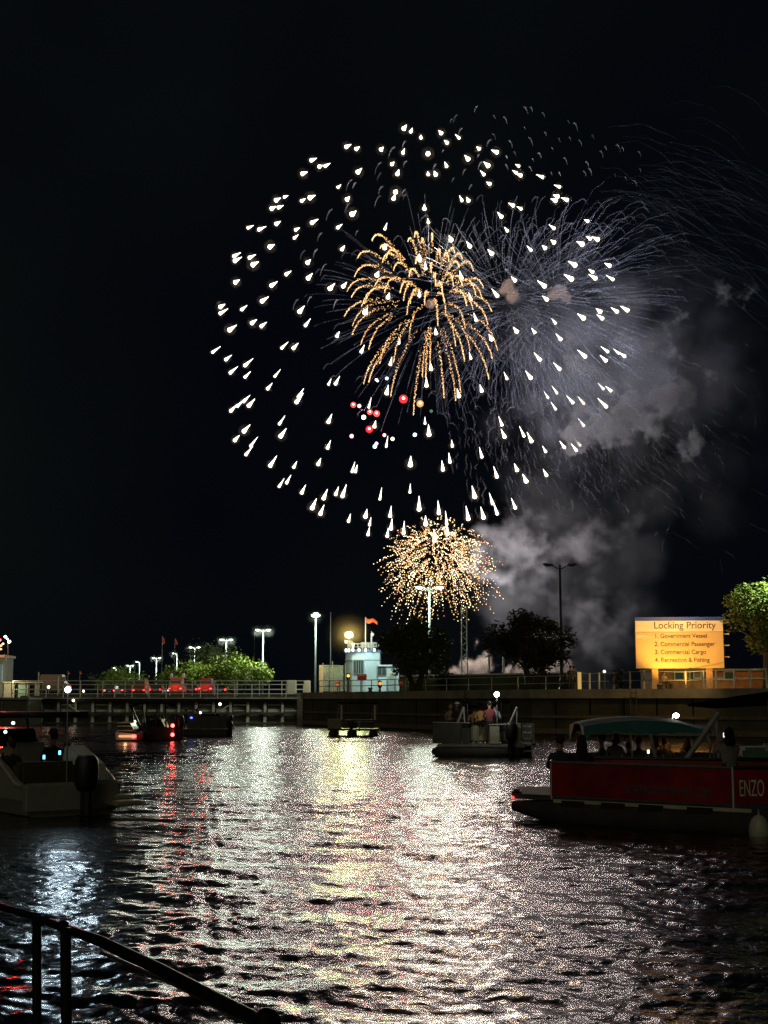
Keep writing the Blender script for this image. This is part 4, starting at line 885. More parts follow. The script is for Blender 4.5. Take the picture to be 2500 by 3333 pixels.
# ---- vehicles on the lock side road
tail = emis('tail_light_red', (1, .04, .05), 9); headl = emis('head_light_white', (1, .98, .92), 14); headb = emis('head_light_blue', (.45, .72, 1), 7)
def car(px, D_, rz, body, label, kind='car', front=None, lights=tail):
    t = thing('parked_car' if kind == 'car' else 'parked_van', (XD(px, D_), D_, GZ + .002), label, kind, rz=rz, group='vehicles behind the lock gate')
    w = 1.8; L = 4.4; h = .78 if kind == 'car' else 1.0; z0 = .35
    m = MB(); m.bbox((0, 0, z0 + h/2 - .1), (w, L, h - .1), .12); m.build('body', body, t)
    top = 1.45 if kind == 'car' else 2.15
    m = MB(); cab = [(-w/2+.1, -1.9 if kind != 'car' else -1.5), (w/2-.1, -1.9 if kind != 'car' else -1.5), (w/2-.1, 1.0), (-w/2+.1, 1.0)]
    up_ = [(a*.84, b_*.8) for a, b_ in cab]
    m.add([(a, b_, z0 + h - .2) for a, b_ in cab] + [(a, b_, top) for a, b_ in up_], [(0, 3, 2, 1), (4, 5, 6, 7), (0, 1, 5, 4), (1, 2, 6, 5), (2, 3, 7, 6), (3, 0, 4, 7)]); m.build('cabin', body, t)
    y0 = cab[0][1]*.9 - .02
    m = MB(); m.box((0, y0, (z0 + h + top)/2 - .08), (w*.72, .04, (top - z0 - h)*.62), rot=Matrix.Rotation(-.15, 3, 'X')); m.build('rear_window', glass_d, t)
    for sx in (-1, 1):
        for sy in (-1.35, 1.35):
            m = MB(); m.lathe([(.2, -.12), (.32, -.11), (.33, .11), (.2, .12)], (sx*(w/2 - .12), sy, .33), 14, axis='x'); wl = m.build('wheel', rubber, t)
            m = MB(); m.lathe([(.19, -.125), (.19, .125)], (sx*(w/2 - .12), sy, .33), 10, axis='x'); m.build('rim', alu, wl)
        m = MB(); m.bbox((sx*.72, -L/2 - .01, .78), (.26, .06, .2), .02); m.build('tail_light' if not front else 'headlight', lights, t)
    m = MB(); m.box((0, -L/2 - .02, .62), (.5, .03, .13)); m.build('number_plate', mat('plate_white', (.5, .5, .45), .5), t)
    return t
cd = mat('car_dark', (.03, .03, .035), .3); cg = mat('car_grey', (.2, .2, .2), .3); cr_ = mat('car_maroon', (.18, .02, .02), .3); co_ = mat('van_orange', (.40, .07, .02), .4)
car(372, 214, .0, cd, 'dark car with red tail lights, first on the left of the row')
car(427, 205, .05, cr_, 'maroon car with red tail lights, second from the left of the row')
car(469, 200, -.05, co_, 'orange-tinted van with glowing rear lights left of the white headlights', 'van')
car(500, 214, .0, cg, 'car facing the water with two dazzling white headlights', front=1, lights=headl)
car(519, 196, .0, cr_, 'maroon car with one glowing tail light right of the white headlights')
car(541, 215, .1, cd, 'dark car facing the water with bluish headlights', front=1, lights=headb)
vn = car(583, 186, .0, co_, 'orange-red van with two pale domes on its roof rack', 'van')
for sx in (-.78, .78):
    m = MB(); m.lathe([(.22, 2.25), (.24, 2.5), (.16, 2.78), (.05, 2.86)], (sx, -.4, 0), 12); m.build('roof_dome', mat('dome_white', (.7, .7, .66), .5), vn)
m = MB(); m.box((0, -.4, 2.22), (2.3, .5, .09)); m.build('roof_rack', mat('rack_cream', (.5, .45, .3), .6), vn)
plight((0, -3.0, 1.5), 60, (1, .12, .06), vn, .2, name='tail_glow')
plight((0, -2.6, .9), 9000, (1, .03, .03), vn, .3, name='tail_glow', spot=40, target=(-8, 40, 0))
car(616, 212, .0, cg, 'grey car with small paired white headlights right of the domed van', front=1, lights=headl)
car(633, 193, .0, cr_, 'maroon car with red tail lights right of the domed van')
rv = car(679, 186, .0, mat('van_red', (.30, .03, .025), .4), 'red van with bright tail lights in front of the brightest green tree', 'van')
plight((0, -3.0, 1.5), 60, (1, .08, .06), rv, .2, name='tail_glow')
plight((0, -2.6, .9), 5000, (1, .03, .03), rv, .3, name='tail_glow', spot=40, target=(-8, 40, 0))
car(721, 196, .1, cd, 'dark car with one red light, last on the right of the row')
car(168, 158, PI/2, mat('truck_cream', (.20, .19, .13), .5), 'pale cream van parked sideways behind the railing near the booths', 'van')
for px0, px1, py0, py1, D_, lab in ((935, 967, 2215, 2246, 141, 'pale square equipment cabinet on the gate end, left of the pair'), (992, 1012, 2216, 2245, 139, 'pale square equipment cabinet on the gate end, right of the pair')):
    t = thing('equipment_cabinet', (XD((px0+px1)/2, D_), D_, 3.1), lab, 'cabinet'); ww = XD(px1, D_)-XD(px0, D_); hh = ZZ(py0, D_) - 3.1
    m = MB(); m.bbox((0, 0, hh/2), (ww, .6, hh), .04); m.build('cabinet', mat('cabinet_cream', (.55, .52, .40), .7, var=.15), t)
    m = MB(); m.box((0, -.31, hh*.5), (ww*.8, .02, hh*.8)); m.build('door', mat('cabinet_door', (.45, .43, .33), .7), t)
plight((.2, -2.5, 2.0), 45, (1, .92, .7), t, .1)

# ---- people
def person(label, loc, rz, pose='sit', shirt=(.05, .05, .06), pants=(.02, .022, .03), hair=(.01, .008, .006), hlen=.0, arm='lap', scale=1.0, skin=(.32, .19, .13), hat=None, group=None):
    V = []; E = []; Rr = []; K = []
    def v(p, r, k): V.append(p); Rr.append(r); K.append(k); return len(V)-1
    def e(a, b_): E.append((a, b_))
    if pose == 'stand': hz0 = .93; fwd = 0
    else: hz0 = .54; fwd = 1
    pel = v((0, 0, hz0), .135, 'p'); wa = v((0, -.01, hz0+.14), .125, 's'); ch = v((0, 0, hz0+.36), .15, 's'); nb = v((0, -.005, hz0+.5), .075, 's'); nk = v((0, .01, hz0+.58), .052, 'k')
    hb = v((0, .02, hz0+.65), .072, 'k'); hm = v((0, .02, hz0+.74), .088, 'k'); ht = v((0, .005, hz0+.82), .07, 'k'); ns = v((0, .125, hz0+.715), .014, 'k')
    for a, b_ in ((pel, wa), (wa, ch), (ch, nb), (nb, nk), (nk, hb), (hb, hm), (hm, ht), (hm, ns)): e(a, b_)
    for sx in (-1, 1):
        er = v((sx*.1, .0, hz0+.72), .016, 'k'); e(hm, er)
        hp = v((sx*.1, .02, hz0-.04), .1, 'p'); e(pel, hp)
        if pose == 'stand': kn = v((sx*.11, .03, .50), .065, 'p'); an = v((sx*.12, 0, .09), .042, 'p'); to = v((sx*.13, .17, .03), .035, 'f')
        else: kn = v((sx*.14, .44, .52), .07, 'p'); an = v((sx*.13, .46, .10), .045, 'p'); to = v((sx*.14, .62, .04), .036, 'f')
        e(hp, kn); e(kn, an); e(an, to)
        sh = v((sx*.19, 0, hz0+.43), .066, 's'); e(ch, sh)
        if arm == 'phone': el = (sx*.27, .20, hz0+.30); wr = (sx*.09, .36, hz0+.58)
        elif arm == 'down' : el = (sx*.26, -.02, hz0+.17); wr = (sx*.25, .08, hz0-.06)
        elif arm == 'rail': el = (sx*.28, .12, hz0+.22); wr = (sx*.24, .34, hz0+.16)
        else: el = (sx*.26, .05, hz0+.18); wr = (sx*.13, .26, hz0+.12)
        el = v(el, .046, 's'); w0 = v(wr, .028, 'k'); e(sh, el); e(el, w0)
        d = (Vector(wr) - Vector(V[el])).normalized(); side = d.cross(Vector((0, 0, 1))).normalized()*sx
        pm_ = v(tuple(Vector(wr) + d*.05), .034, 'k'); e(w0, pm_)
        for q, ln in enumerate((.065, .075, .07, .055)):
            o_ = side*(.026 - q*.018); a = Vector(wr) + d*.085 + o_; c = a + d*ln*.6 - Vector((0, 0, .02)); 
            i1 = v(tuple(a), .010, 'k'); i2 = v(tuple(c), .008, 'k'); e(pm_, i1); e(i1, i2)
        th_ = v(tuple(Vector(wr) + d*.045 - side*.05), .011, 'k'); e(w0, th_)
    me = bpy.data.meshes.new('person'); me.from_pydata(V, E, [])
    o = bpy.data.objects.new('tmp', me); C.objects.link(o)
    sk = o.modifiers.new('s', 'SKIN'); sk.use_smooth_shade = True; o.modifiers.new('u', 'SUBSURF').levels = 1
    for i, s_ in enumerate(me.skin_vertices[0].data): s_.radius = (Rr[i]*(1.15 if K[i] in 'sp' and i < 4 else 1), Rr[i]); s_.use_root = (i == 0)
    dg = bpy.context.evaluated_depsgraph_get(); bm_ = bpy.data.meshes.new_from_object(o.evaluated_get(dg)); bpy.data.objects.remove(o)
    bm_.name = 'person'; bm_.materials.clear()
    def cm(c, n): return mat('%s_%d_%d_%d' % (n, c[0]*999, c[1]*999, c[2]*999), c, .85, var=.15, scale=12)
    for mm in (cm(skin, 'skin'), cm(shirt, 'shirt'), cm(pants, 'trousers'), black): bm_.materials.append(mm)
    idx = {'k': 0, 's': 1, 'p': 2, 'f': 3}; segs = [(np.array(V[a]), np.array(V[b_]), K[b_] if K[b_] != 'k' or K[a] == 'k' else K[b_]) for a, b_ in E]
    for p_ in bm_.polygons:
        c = np.array(p_.center); best = 9; bi = 0
        for a, b_, kk in segs:
            ab = b_-a; t_ = max(0, min(1, float((c-a) @ ab/(ab @ ab + 1e-9)))); dd = np.linalg.norm(c-a-ab*t_)
            if dd < best: best = dd; bi = idx[kk]
        p_.material_index = bi; p_.use_smooth = True
    ob = bpy.data.objects.new('person', bm_); C.objects.link(ob); ob.location = loc; ob.rotation_euler = (0, 0, rz); ob.scale = (scale,)*3
    tag(ob, label, 'person', group)
    hz1 = hz0 + .77
    m = MB(); m.ball((0, -.012, hz1), (.098, .108, .1), 2)
    if hlen > 0: m.loft([[(math.cos(a)*w2, -.05 + math.sin(a)*w2*.55, zz) for a in [2*PI*q/10 for q in range(10)]] for w2, zz in ((.09, hz1 + .02), (.11, hz1 - .1), (.13, hz1 - .1 - hlen*.6), (.09, hz1 - .1 - hlen))])
    m.build('hair', cm(hair, 'hair'), ob, smooth=True)
    if hat:
        m = MB(); m.lathe([(.17, hz1 + .045), (.11, hz1 + .06), (.105, hz1 + .12), (.06, hz1 + .15)], (0, .02, 0), 12); m.build('cap', cm(hat, 'cap'), ob, smooth=True)
    return ob
def phone(loc, col, strength, label):
    t = thing('phone', loc, label, 'phone'); m = MB(); m.bbox((0, 0, 0), (.06, .010, .10), .004); m.build('case', black, t)
    m = MB(); m.box((0, -.007, 0), (.054, .003, .092)); m.build('screen', emis('phone_screen_'+label[:9], col, strength), t); return t

# ---- helper for boats
def engine(par, loc, s=1.0, rz=0):
    """outboard motor hung on a transom; loc = clamp height point"""
    R = Matrix.Rotation(rz, 3, 'Z'); L = Vector(loc)
    m = MB(); prof = [(.16, .30, -.05), (.22, .36, .08), (.235, .38, .32), (.22, .36, .52), (.15, .28, .62)]
    m.loft([[L + R @ Vector((math.cos(a)*w2*s, -.12*s + math.sin(a)*l2*.62*s, zz*s)) for a in [2*PI*q/14 for q in range(14)]] for w2, l2, zz in prof])
    e = m.build('outboard_motor', black, par, smooth=True)
    m = MB(); m.loft([[L + R @ Vector((math.cos(a)*.09*s, -.14*s + math.sin(a)*.17*s, zz*s)) for a in [2*PI*q/10 for q in range(10)]] for zz in (0, -.4, -.85)]); m.box(L + R @ Vector((0, -.28*s, -.5*s)), (.34*s, .36*s, .03)); m.build('drive_leg', black, e)
    return e
def arch(m, p0, p1, top, r, n=9):
    p0 = Vector(p0); p1 = Vector(p1); pts = []
    for k in range(n+1):
        t_ = k/n; q = p0.lerp(p1, t_); q.z = q.z + (top - q.z)*min(1, 2.2*math.sin(PI*t_)); pts.append(q)
    m.tube(pts, r, 6)
navy = mat('teal_canvas', (.02, .12, .12), .8, var=.25, scale=2, bump=.1); blk_c = mat('black_canvas', (.006, .006, .007), 1, var=.3, spec=0)
red_p = mat('red_panel', (.22, .013, .010), .32, var=.55, scale=1.1)
def lin(a, b_, t_): return a + (b_-a)*t_

# ================================================================== RED PONTOON BOAT (right foreground)
rb = thing('pontoon_boat', (5, 28, 0), 'big red-sided party pontoon boat with ENZO lettering in the right foreground', 'boat')
o0 = Vector((5, 28, 0))
A = Vector((3.36, 28.8, 0)) - o0; B = Vector((6.40, 26.35, 0)) - o0; C2_ = Vector((7.9, 26.6, 0)) - o0; C3_ = Vector((9.8, 27.6, 0)) - o0
u = (B-A).normalized(); pv = Vector((-u.y, u.x, 0))
A2 = A + Vector((.31, 2.4, 0)); C4_ = C3_ + pv*1.6
hull = [A, B, C2_, C3_, C4_, A2]
def inset(pts, d):
    c = sum(pts, Vector())/len(pts); return [p + (c-p).normalized()*d for p in pts]
# deck
m = MB(); dk = [A - u*.95, B + u*.1, C2_, C3_, C4_, A2 - u*.95]; m.prism([(p.x, p.y) for p in dk], .42, .52, ax='z'); m.build('deck', mat('deck_grey', (.05, .05, .045), .8), rb)
# side panels: closed wall segments with thickness
names = {0: 'side_panel', 1: 'side_panel', 2: 'side_panel', 4: 'side_panel', 5: 'side_panel'}
m = None
for i in (0, 1, 2, 3, 4, 5):
    a, b_ = hull[i], hull[(i+1) % 6]; d = (b_-a); L = d.length; R = Matrix.Rotation(math.atan2(d.y, d.x), 3, 'Z'); c = (a+b_)/2
    m = MB(); m.box((c.x, c.y, .83), (L - .03, .05, .62), rot=R); sp_ = m.build('side_panel', red_p, rb)
    m = MB(); m.tube([a + Vector((0, 0, 1.17)), b_ + Vector((0, 0, 1.17))], .032, 8); m.tube([a + Vector((0, 0, .5)), b_ + Vector((0, 0, .5))], .02, 6); m.build('trim_rail', black if i else mat('rail_dull', (.10, .10, .09), .5), sp_)
for p in hull: m = MB(); m.tube([p + Vector((0, 0, .44)), p + Vector((0, 0, 1.19))], .03, 8); m.build('corner_post', alu, rb)
for off in (.15, 2.3):
    m = MB(); a = A - u*1.0 + pv*off; b_ = B + u*.9 + pv*off
    n = 12; rings = []
    for k in range(n+1):
        t_ = k/n; c = a.lerp(b_, t_); r0 = .30*min(1, .35 + 3.2*t_); zc = .14 + .12*max(0, 1 - 4*t_)
        rings.append([c + pv*math.cos(q)*r0 + Vector((0, 0, zc + math.sin(q)*r0)) for q in [2*PI*j/14 for j in range(14)]])
    m.loft(rings); m.build('pontoon', mat('pontoon_alu', (.03, .03, .025), .8, .0, var=.4, scale=3), rb, smooth=True)
for t_ in (.13, .36, .57, .83):
    c = A + u*((B-A).length*t_) + Vector((0, 0, .33)); m = MB(); R = Matrix.Rotation(math.atan2(u.y, u.x), 3, 'Z'); m.bbox(c - pv*.02, (.62, .14, .20), .05, rot=R); m.build('fender_pad', rubber, rb)
m = MB(); R = Matrix.Rotation(math.atan2(u.y, u.x), 3, 'Z'); c = (A+B)/2 + Vector((0, 0, .40)); m.box(c + u*.2 - pv*.0, ((B-A).length + .3, .05, .09), rot=R); m.build('deck_skirt', mat('skirt_cream', (.42, .40, .28), .7, var=.3, scale=2), rb)
m = MB(); m.bbox(A - u*.98 + Vector((0, 0, .52)) + pv*.2, (.2, .3, .16), .04); m.build('bow_cleat', black, rb)
m = MB(); m.ball(A - u*.9 + Vector((0, 0, .44)) - pv*.05, .035, 1); m.build('nav_light', emis('nav_red', (1, .05, .05), 2.5), rb)
ra = math.atan2(u.y, u.x)
text('BOATINGINTHERIVER.COM', .235, mat('vinyl_dim_grey', (.075, .085, .08), .6, var=.3, scale=9), rb, A + u*((B-A).length*.43) - pv*.03 + Vector((0, 0, .63)), (PI/2, 0, ra), sx=.62, bold=.004, name='web_address')
d = (C2_-B).normalized(); nrm = Vector((d.y, -d.x, 0)); text('ENZO', .43, mat('vinyl_cream', (.62, .66, .46), .6, var=.2, scale=9), rb, B + d*.10 + nrm*.03 + Vector((0, 0, .66)), (PI/2, 0, math.atan2(d.y, d.x)), sx=.42, bold=.0, name='boat_name')
# benches
m = MB(); c = (A2 + C4_)/2; R2 = Matrix.Rotation(math.atan2((C4_-A2).y, (C4_-A2).x), 3, 'Z'); m.bbox(c - pv*.35 + Vector((0, 0, .72)), ((C4_-A2).length*.9, .55, .4), .05, rot=R2); m.build('bench', mat('bench_vinyl', (.10, .10, .09), .7), rb)
m = MB(); R = Matrix.Rotation(ra, 3, 'Z'); m.bbox(A + u*1.2 + pv*.42 + Vector((0, 0, .72)), (2.0, .5, .4), .05, rot=R); m.build('bench', mat('bench_vinyl', (.10, .10, .09), .7), rb)
# black bimini over the stern, with poles
bx0, bx1 = XD(2290, 27.5) - 5, 5.6
m = MB(); rings = []
for k in range(9):
    t_ = k/8; X = lin(bx0, bx1, t_); zt = 2.30 + .36*math.sin(min(1, t_*1.3)*PI/2); th = .05 + .48*t_
    rings.append([(X, -1.2, zt), (X, 1.2, zt + .03), (X, 1.2, zt + .03 - th), (X, -1.2, zt - th)])
m.loft(rings); m.build('bimini_canopy', blk_c, rb)
gpole = mat('frame_pole_grey', (.26, .27, .24), .6, .2, var=.2)
m = MB(); m.tube([(XD(2497, 26.6) - 5, -1.3, .5), (XD(2497, 26.6) - 5, -1.3, 2.4)], .03, 8); m.build('canopy_pole', gpole, rb)
m = MB(); m.tube([(XD(2478, 27) - 5, -1.0, 1.45), (XD(2530, 27) - 5, -1.0, 2.0)], .045, 8); m.build('canopy_pole', gpole, rb)

# ================================================================== TEAL CANOPY BOAT behind
tb = thing('pontoon_boat', (XD(2150, 38), 38, 0), 'pontoon boat with an arched teal canopy behind the red boat', 'boat'); X0 = XD(2150, 38)
bxp = lambda px, D=38: XD(px, D) - X0
m = MB(); m.bbox((bxp(2230), .6, .42), (bxp(2600) - bxp(1865), 2.6, .12), .03); m.build('deck', mat('deck_grey', (.05, .05, .045), .8), tb)
for y in (-.4, 1.5): m = MB(); m.tube([(bxp(1850), y, .15), (bxp(1900), y, .12), (bxp(2600), y, .12)], [.12, .32, .32], 12); m.build('pontoon', mat('pontoon_alu', (.12, .12, .10), .45, .5), tb, smooth=True)
for y, nm in ((-.68, 'side_panel'), (1.9, 'side_panel')): m = MB(); m.box((bxp(2230), y, .72), (bxp(2590) - bxp(1875), .05, .5)); m.build(nm, mat('panel_dark_green', (.04, .06, .05), .6), tb)
for px in (1876, 2000, 2130, 2290, 2430):
    for y in (-.7, 1.92): m = MB(); m.tube([(bxp(px), y, .48), (bxp(px), y, 1.0)], .025, 6); m.build('rail_post', gpole, tb)
m = MB(); rings = []
for k in range(17):
    t_ = k/16; px = lin(1877, 2278, t_); zt = ZZ(2353 - 19*math.sin(PI*min(1, t_*1.12))**.8 + 14*max(0, t_-.75)*4*.8, 38)
    sag = .03*math.sin(t_*9*PI)**2; yb = 2412 if t_ < .02 else 2388 if t_ < .9 else 2383; zb = ZZ(yb, 38) + sag*2
    rings.append([(bxp(px), -.95, zb), (bxp(px), -.9, zt - .07), (bxp(px), -.2, zt + .02), (bxp(px), .9, zt + .02), (bxp(px), 1.9, zt - .07), (bxp(px), 1.92, zb), (bxp(px), 1.85, zb), (bxp(px), .9, zt - .02), (bxp(px), -.2, zt - .02), (bxp(px), -.88, zb)])
m.loft(rings, cap=True); m.build('canopy', navy, tb, smooth=False)
for pts, r0 in ((((2022, 2380), (2027, 2462)), .025), (((2085, 2384), (2092, 2430), (2104, 2475)), .045), (((2180, 2482), (2240, 2400), (2300, 2318)), .075), (((2293, 2330), (2296, 2485)), .045), (((2262, 2390), (2272, 2420), (2266, 2475)), .055), (((2302, 2385), (2303, 2405)), .05), (((1966, 2400), (1968, 2378), (2008, 2384)), .018), (((2160, 2382), (2240, 2386)), .02)):
    m = MB(); m.tube([(bxp(a), -1.0, ZZ(b_, 38)) for a, b_ in pts], r0, 8); m.build('canopy_pole', gpole, tb)
m = MB(); m.bbox((bxp(2480), -.3, ZZ(2446, 38)), (bxp(2600) - bxp(2385), 1.4, .34), .08); m.build('sun_pad', mat('sun_pad_green', (.06, .16, .09), .7, var=.2), tb)
m = MB(); m.bbox((bxp(2188), 1.5, ZZ(2438, 39.5)), (.34, .2, .42), .06); m.bbox((bxp(2188), 1.45, ZZ(2425, 39.5)), (.30, .08, .06), .02); m.build('seat_back', mat('seat_peach', (.62, .38, .16), .7, var=.25, scale=5), tb)
m = MB(); m.bbox((bxp(2262), 1.5, ZZ(2450, 39.5)), (.36, .2, .48), .06); m.build('seat_back', mat('seat_peach', (.62, .38, .16), .7, var=.25, scale=5), tb)
plight((bxp(2205), .65, 1.35), 1.3, (1, .62, .25), tb, .05, name='cabin_glow')
m = MB(); m.tube([(bxp(2191), .5, 1.9), (bxp(2191), .5, ZZ(2331, 38.5))], .015, 6); m.build('light_pole', alu, tb)
m = MB(); m.ball((bxp(2191, 38.5), .5, ZZ(2328, 38.5)), (.085, .085, .065), 2); m.build('stern_light', emis('boat_light_white', (1, .97, .85), 42), tb)
plight((bxp(2191), .2, ZZ(2318, 38)), 3.0, (1, .97, .85), tb, .04)
# people
fl_ = .5
dk1, dk2, dk3 = (.02, .022, .035), (.03, .03, .03), (.012, .012, .012)
person('dark seated person with short hair, leftmost on the red boat', (XD(1815, 29.7), 29.7, .32), -.15, 'sit', (.02, .02, .035), scale=.98)
person('dark seated person with long hair on the red boat, next to the leftmost one', (XD(1884, 29.8), 29.8, .32), .1, 'sit', (.02, .016, .02), hlen=.34, scale=.98)
person('person in a pale shirt raising a phone at the right of the red boat', (XD(2358, 30.0), 30.0, .45), .2, 'sit', (.34, .34, .29), arm='phone', hlen=.2, scale=1.0)
phone((XD(2343, 30.4), 30.36, ZZ(2390, 30.4)), (.95, .9, 1), 1.6, 'glowing white phone held up by the person in the pale shirt')
person('seated person in olive under the left part of the teal canopy', (XD(1950, 38.6), 38.6, .12), 1.2, 'sit', (.07, .065, .035), scale=.98)
person('large seated person in a grey sweater under the teal canopy', (XD(1992, 38.4), 38.4, .12), .4, 'sit', (.15, .15, .13), scale=1.04, hlen=.12)
person('small dark-haired person low under the middle of the teal canopy', (XD(2036, 38.8), 38.8, .0), -.3, 'sit', (.035, .035, .035), scale=.92)
person('dark person in green-grey beside the small green light under the teal canopy', (XD(2068, 38.7), 38.7, .08), .1, 'sit', (.06, .075, .05), scale=.96)
person('brown-clad seated person right of the middle canopy pole', (XD(2118, 39), 39, .1), .6, 'sit', (.11, .08, .05), scale=.96, hlen=.15)
person('dark seated person just left of the peach-lit seat', (XD(2153, 38.9), 38.9, .06), -.2, 'sit', dk2, scale=.96)
person('dark seated person between the two peach-lit seats', (XD(2222, 38.9), 38.9, .04), .2, 'sit', dk3, scale=.96, hlen=.15)
phone((XD(2092, 37.9), 37.6, ZZ(2443, 37.6)), (.6, 1, .7), 3.5, 'tiny greenish glowing phone under the teal canopy')
# mooring buoy
by = thing('mooring_buoy', (XD(2446, 25.6), 25.6, 0), 'round pale green mooring buoy floating below the ENZO lettering', 'buoy')
m = MB(); m.lathe([(.02, .385), (.07, .37), (.13, .31), (.168, .22), (.185, .12), (.18, .02), (.14, -.12), (.05, -.18)], n=24); m.build('float', mat('buoy_shell', (.42, .45, .33), .25, var=.15, scale=6), by, smooth=True)
m = MB(); m.tube([(0, 0, .37), (0, 0, .43)], .02, 6); m.tube([(0, 0, .44), (.03, 0, .46), (0, 0, .48), (-.03, 0, .46), (0, 0, .44)], .008, 5); m.build('ring', steel, by)

# ================================================================== PONTOON BOAT with standing people
pb = thing('pontoon_boat', (XD(1562, 62), 62, 0), 'crowded pontoon boat with standing people and a bright light on a pole', 'boat', rz=-.30); X0 = XD(1562, 62)
lx = lambda px: (XD(px, 62) - X0)/math.cos(.30)
tan_ = mat('panel_tan', (.30, .31, .22), .7, var=.2); dp = mat('panel_dark', (.055, .06, .045), .7, var=.35, scale=2)
m = MB(); m.bbox((0, 1.1, .46), (lx(1690)-lx(1412), 2.5, .14), .03); m.build('deck', mat('deck_edge', (.20, .21, .17), .7), pb)
for y in (.1, 2.1): m = MB(); m.tube([(lx(1405), y, .22), (lx(1430), y, .14), (lx(1685), y, .14)], [.1, .33, .33], 12); m.build('pontoon', mat('pontoon_alu', (.12, .12, .10), .45, .5), pb, smooth=True)
for a, b_, mm, z0, z1 in ((1412, 1500, dp, .55, 1.42), (1503, 1530, dp, .55, 1.2), (1592, 1622, tan_, .55, 1.3), (1663, 1688, tan_, .5, 1.36)):
    m = MB(); m.box(((lx(a)+lx(b_))/2, -.12, (z0+z1)/2), (lx(b_)-lx(a), .06, z1-z0)); m.build('side_panel', mm, pb)
m = MB(); m.box((0, 2.3, 1.0), (lx(1685)-lx(1415), .06, .8)); m.build('side_panel', dp, pb)
m = MB(); m.box((lx(1412), 1.1, 1.0), (.06, 2.4, .85)); m.build('side_panel', dp, pb)
m = MB(); m.tube([(lx(1412), -.14, 1.45), (lx(1530), -.14, 1.43)], .03, 6); m.tube([(lx(1555), -.14, .55), (lx(1555), -.14, 1.3)], .03, 6); m.tube([(lx(1590), -.14, 1.36), (lx(1688), -.14, 1.40)], .03, 6); m.build('rail', gpole, pb)
m = MB(); m.bbox((lx(1550), 1.2, .95), (1.0, .7, .75), .08); m.build('console', mat('console_cream', (.30, .29, .18), .6), pb)
m = MB(); m.bbox((lx(1640), .8, .8), (.7, 1.0, .5), .08); m.build('bench', dp, pb)
for p0, p1, p2 in ((1488, 1509, 1512), (1654, 1678, 1676)):
    m = MB(); m.tube([(lx(p0), -.1, 1.40), (lx(p1), -.1, 2.12)], .06, 6); m.build('canopy_arm', gpole, pb)
    m = MB(); m.tube([(lx(p1), -.1, 2.1), (lx(p2), -.1, 1.38)], .035, 6); m.build('canopy_arm', gpole, pb)
m = MB(); m.tube([(lx(1508), .4, 2.12), (lx(1510), 2.0, 2.12)], .09, 8); m.build('furled_canopy', blk_c, pb)
m = MB(); m.bbox((lx(1560), 1.2, 2.32), (lx(1630)-lx(1510), 2.2, .09), .03); m.build('canopy', blk_c, pb)
for px in (1516, 1624):
    for y in (.2, 2.2): m = MB(); m.tube([(lx(px), y, .5), (lx(px), y, 2.3)], .022, 6); m.build('canopy_pole', black, pb)
m = MB(); m.tube([(lx(1608), .3, .5), (lx(1608), .3, ZZ(2264, 62))], .02, 6); m.build('light_pole', alu, pb)
m = MB(); m.ball((lx(1608), .3, ZZ(2260.5, 62)), .115, 2); m.build('stern_light', emis('boat_light_white', (1, .97, .85), 42), pb)
plight((lx(1606), -.9, ZZ(2258, 62)), 42.0, (1, .97, .85), pb, .05)
engine(pb, (lx(1667), -.25, .75), 1.15, -.5)
m = MB()
for k in range(5): m.box((lx(1703), .3, .25 + k*.26), (.38, .22, .05))
for sx in (-.19, .19): m.tube([(lx(1703) + sx, .25, .1), (lx(1703) + sx, .25, 1.38)], .025, 6)
m.build('boarding_ladder', mat('ladder_pale', (.34, .38, .33), .5, .2), pb)
def pp_(px, D_, lab, pose, shirt, **k): return person(lab, (XD(px, D_), D_, .53), k.pop('rz', PI*.9), pose, shirt, **k)
pp_(1465, 65.5, 'person in a pale top at the bow of the crowded pontoon boat', 'stand', (.30, .26, .20), scale=.96, hair=(.12, .09, .06))
pp_(1486, 65.2, 'person in a dark top and pale cap near the bow of the crowded pontoon boat', 'stand', dk2, scale=.98, hat=(.5, .48, .42))
pp_(1522, 63.6, 'dark-clad person beside the left canopy arm of the crowded pontoon boat', 'stand', dk3, scale=.97)
pp_(1540, 63.2, 'person in a brown top leaning at the console of the crowded pontoon boat', 'stand', (.22, .12, .045), scale=.9, arm='rail')
pp_(1562, 63.0, 'person in an amber yellow shirt in the middle of the crowded pontoon boat', 'stand', (.50, .30, .09), scale=.99)
pp_(1590, 62.0, 'person in a maroon shirt standing with their back to us on the crowded pontoon boat', 'stand', (.16, .035, .04), scale=1.03, rz=0)
pp_(1607, 62.4, 'person in a light blue shirt under the bright light of the crowded pontoon boat', 'stand', (.35, .48, .58), scale=1.0, rz=-.6)

# ================================================================== FAR PONTOON (stern view)
eD = 98; eb = thing('pontoon_boat', (XD(1165, eD), eD, 0), 'empty-looking pontoon boat seen from astern below the control house', 'boat'); X0 = XD(1165, eD)
ex_ = lambda px: XD(px, eD) - X0; ez = lambda py: ZZ(py, eD)
m = MB(); m.bbox((ex_(1150), 1.5, .42), (ex_(1232)-ex_(1066), 3.6, .12), .03); m.build('deck', mat('deck_edge_far', (.035, .035, .028), .7), eb)
for px in (1085, 1145, 1215): m = MB(); m.lathe([(.1, -.4), (.3, 0), (.3, 4.5)], (ex_(px), 0, .12), 12, axis='y'); m.build('pontoon', mat('pontoon_alu', (.12, .12, .10), .45, .5), eb)
m = MB(); m.bbox((ex_(1091), .1, .78), (ex_(1114)-ex_(1070), .5, .62), .04); m.build('bench', mat('bench_olive', (.20, .20, .13), .7, var=.3), eb)
m = MB(); m.bbox((ex_(1142), .1, .82), (ex_(1166)-ex_(1120), .25, .6), .03); m.build('rear_panel', dp, eb)
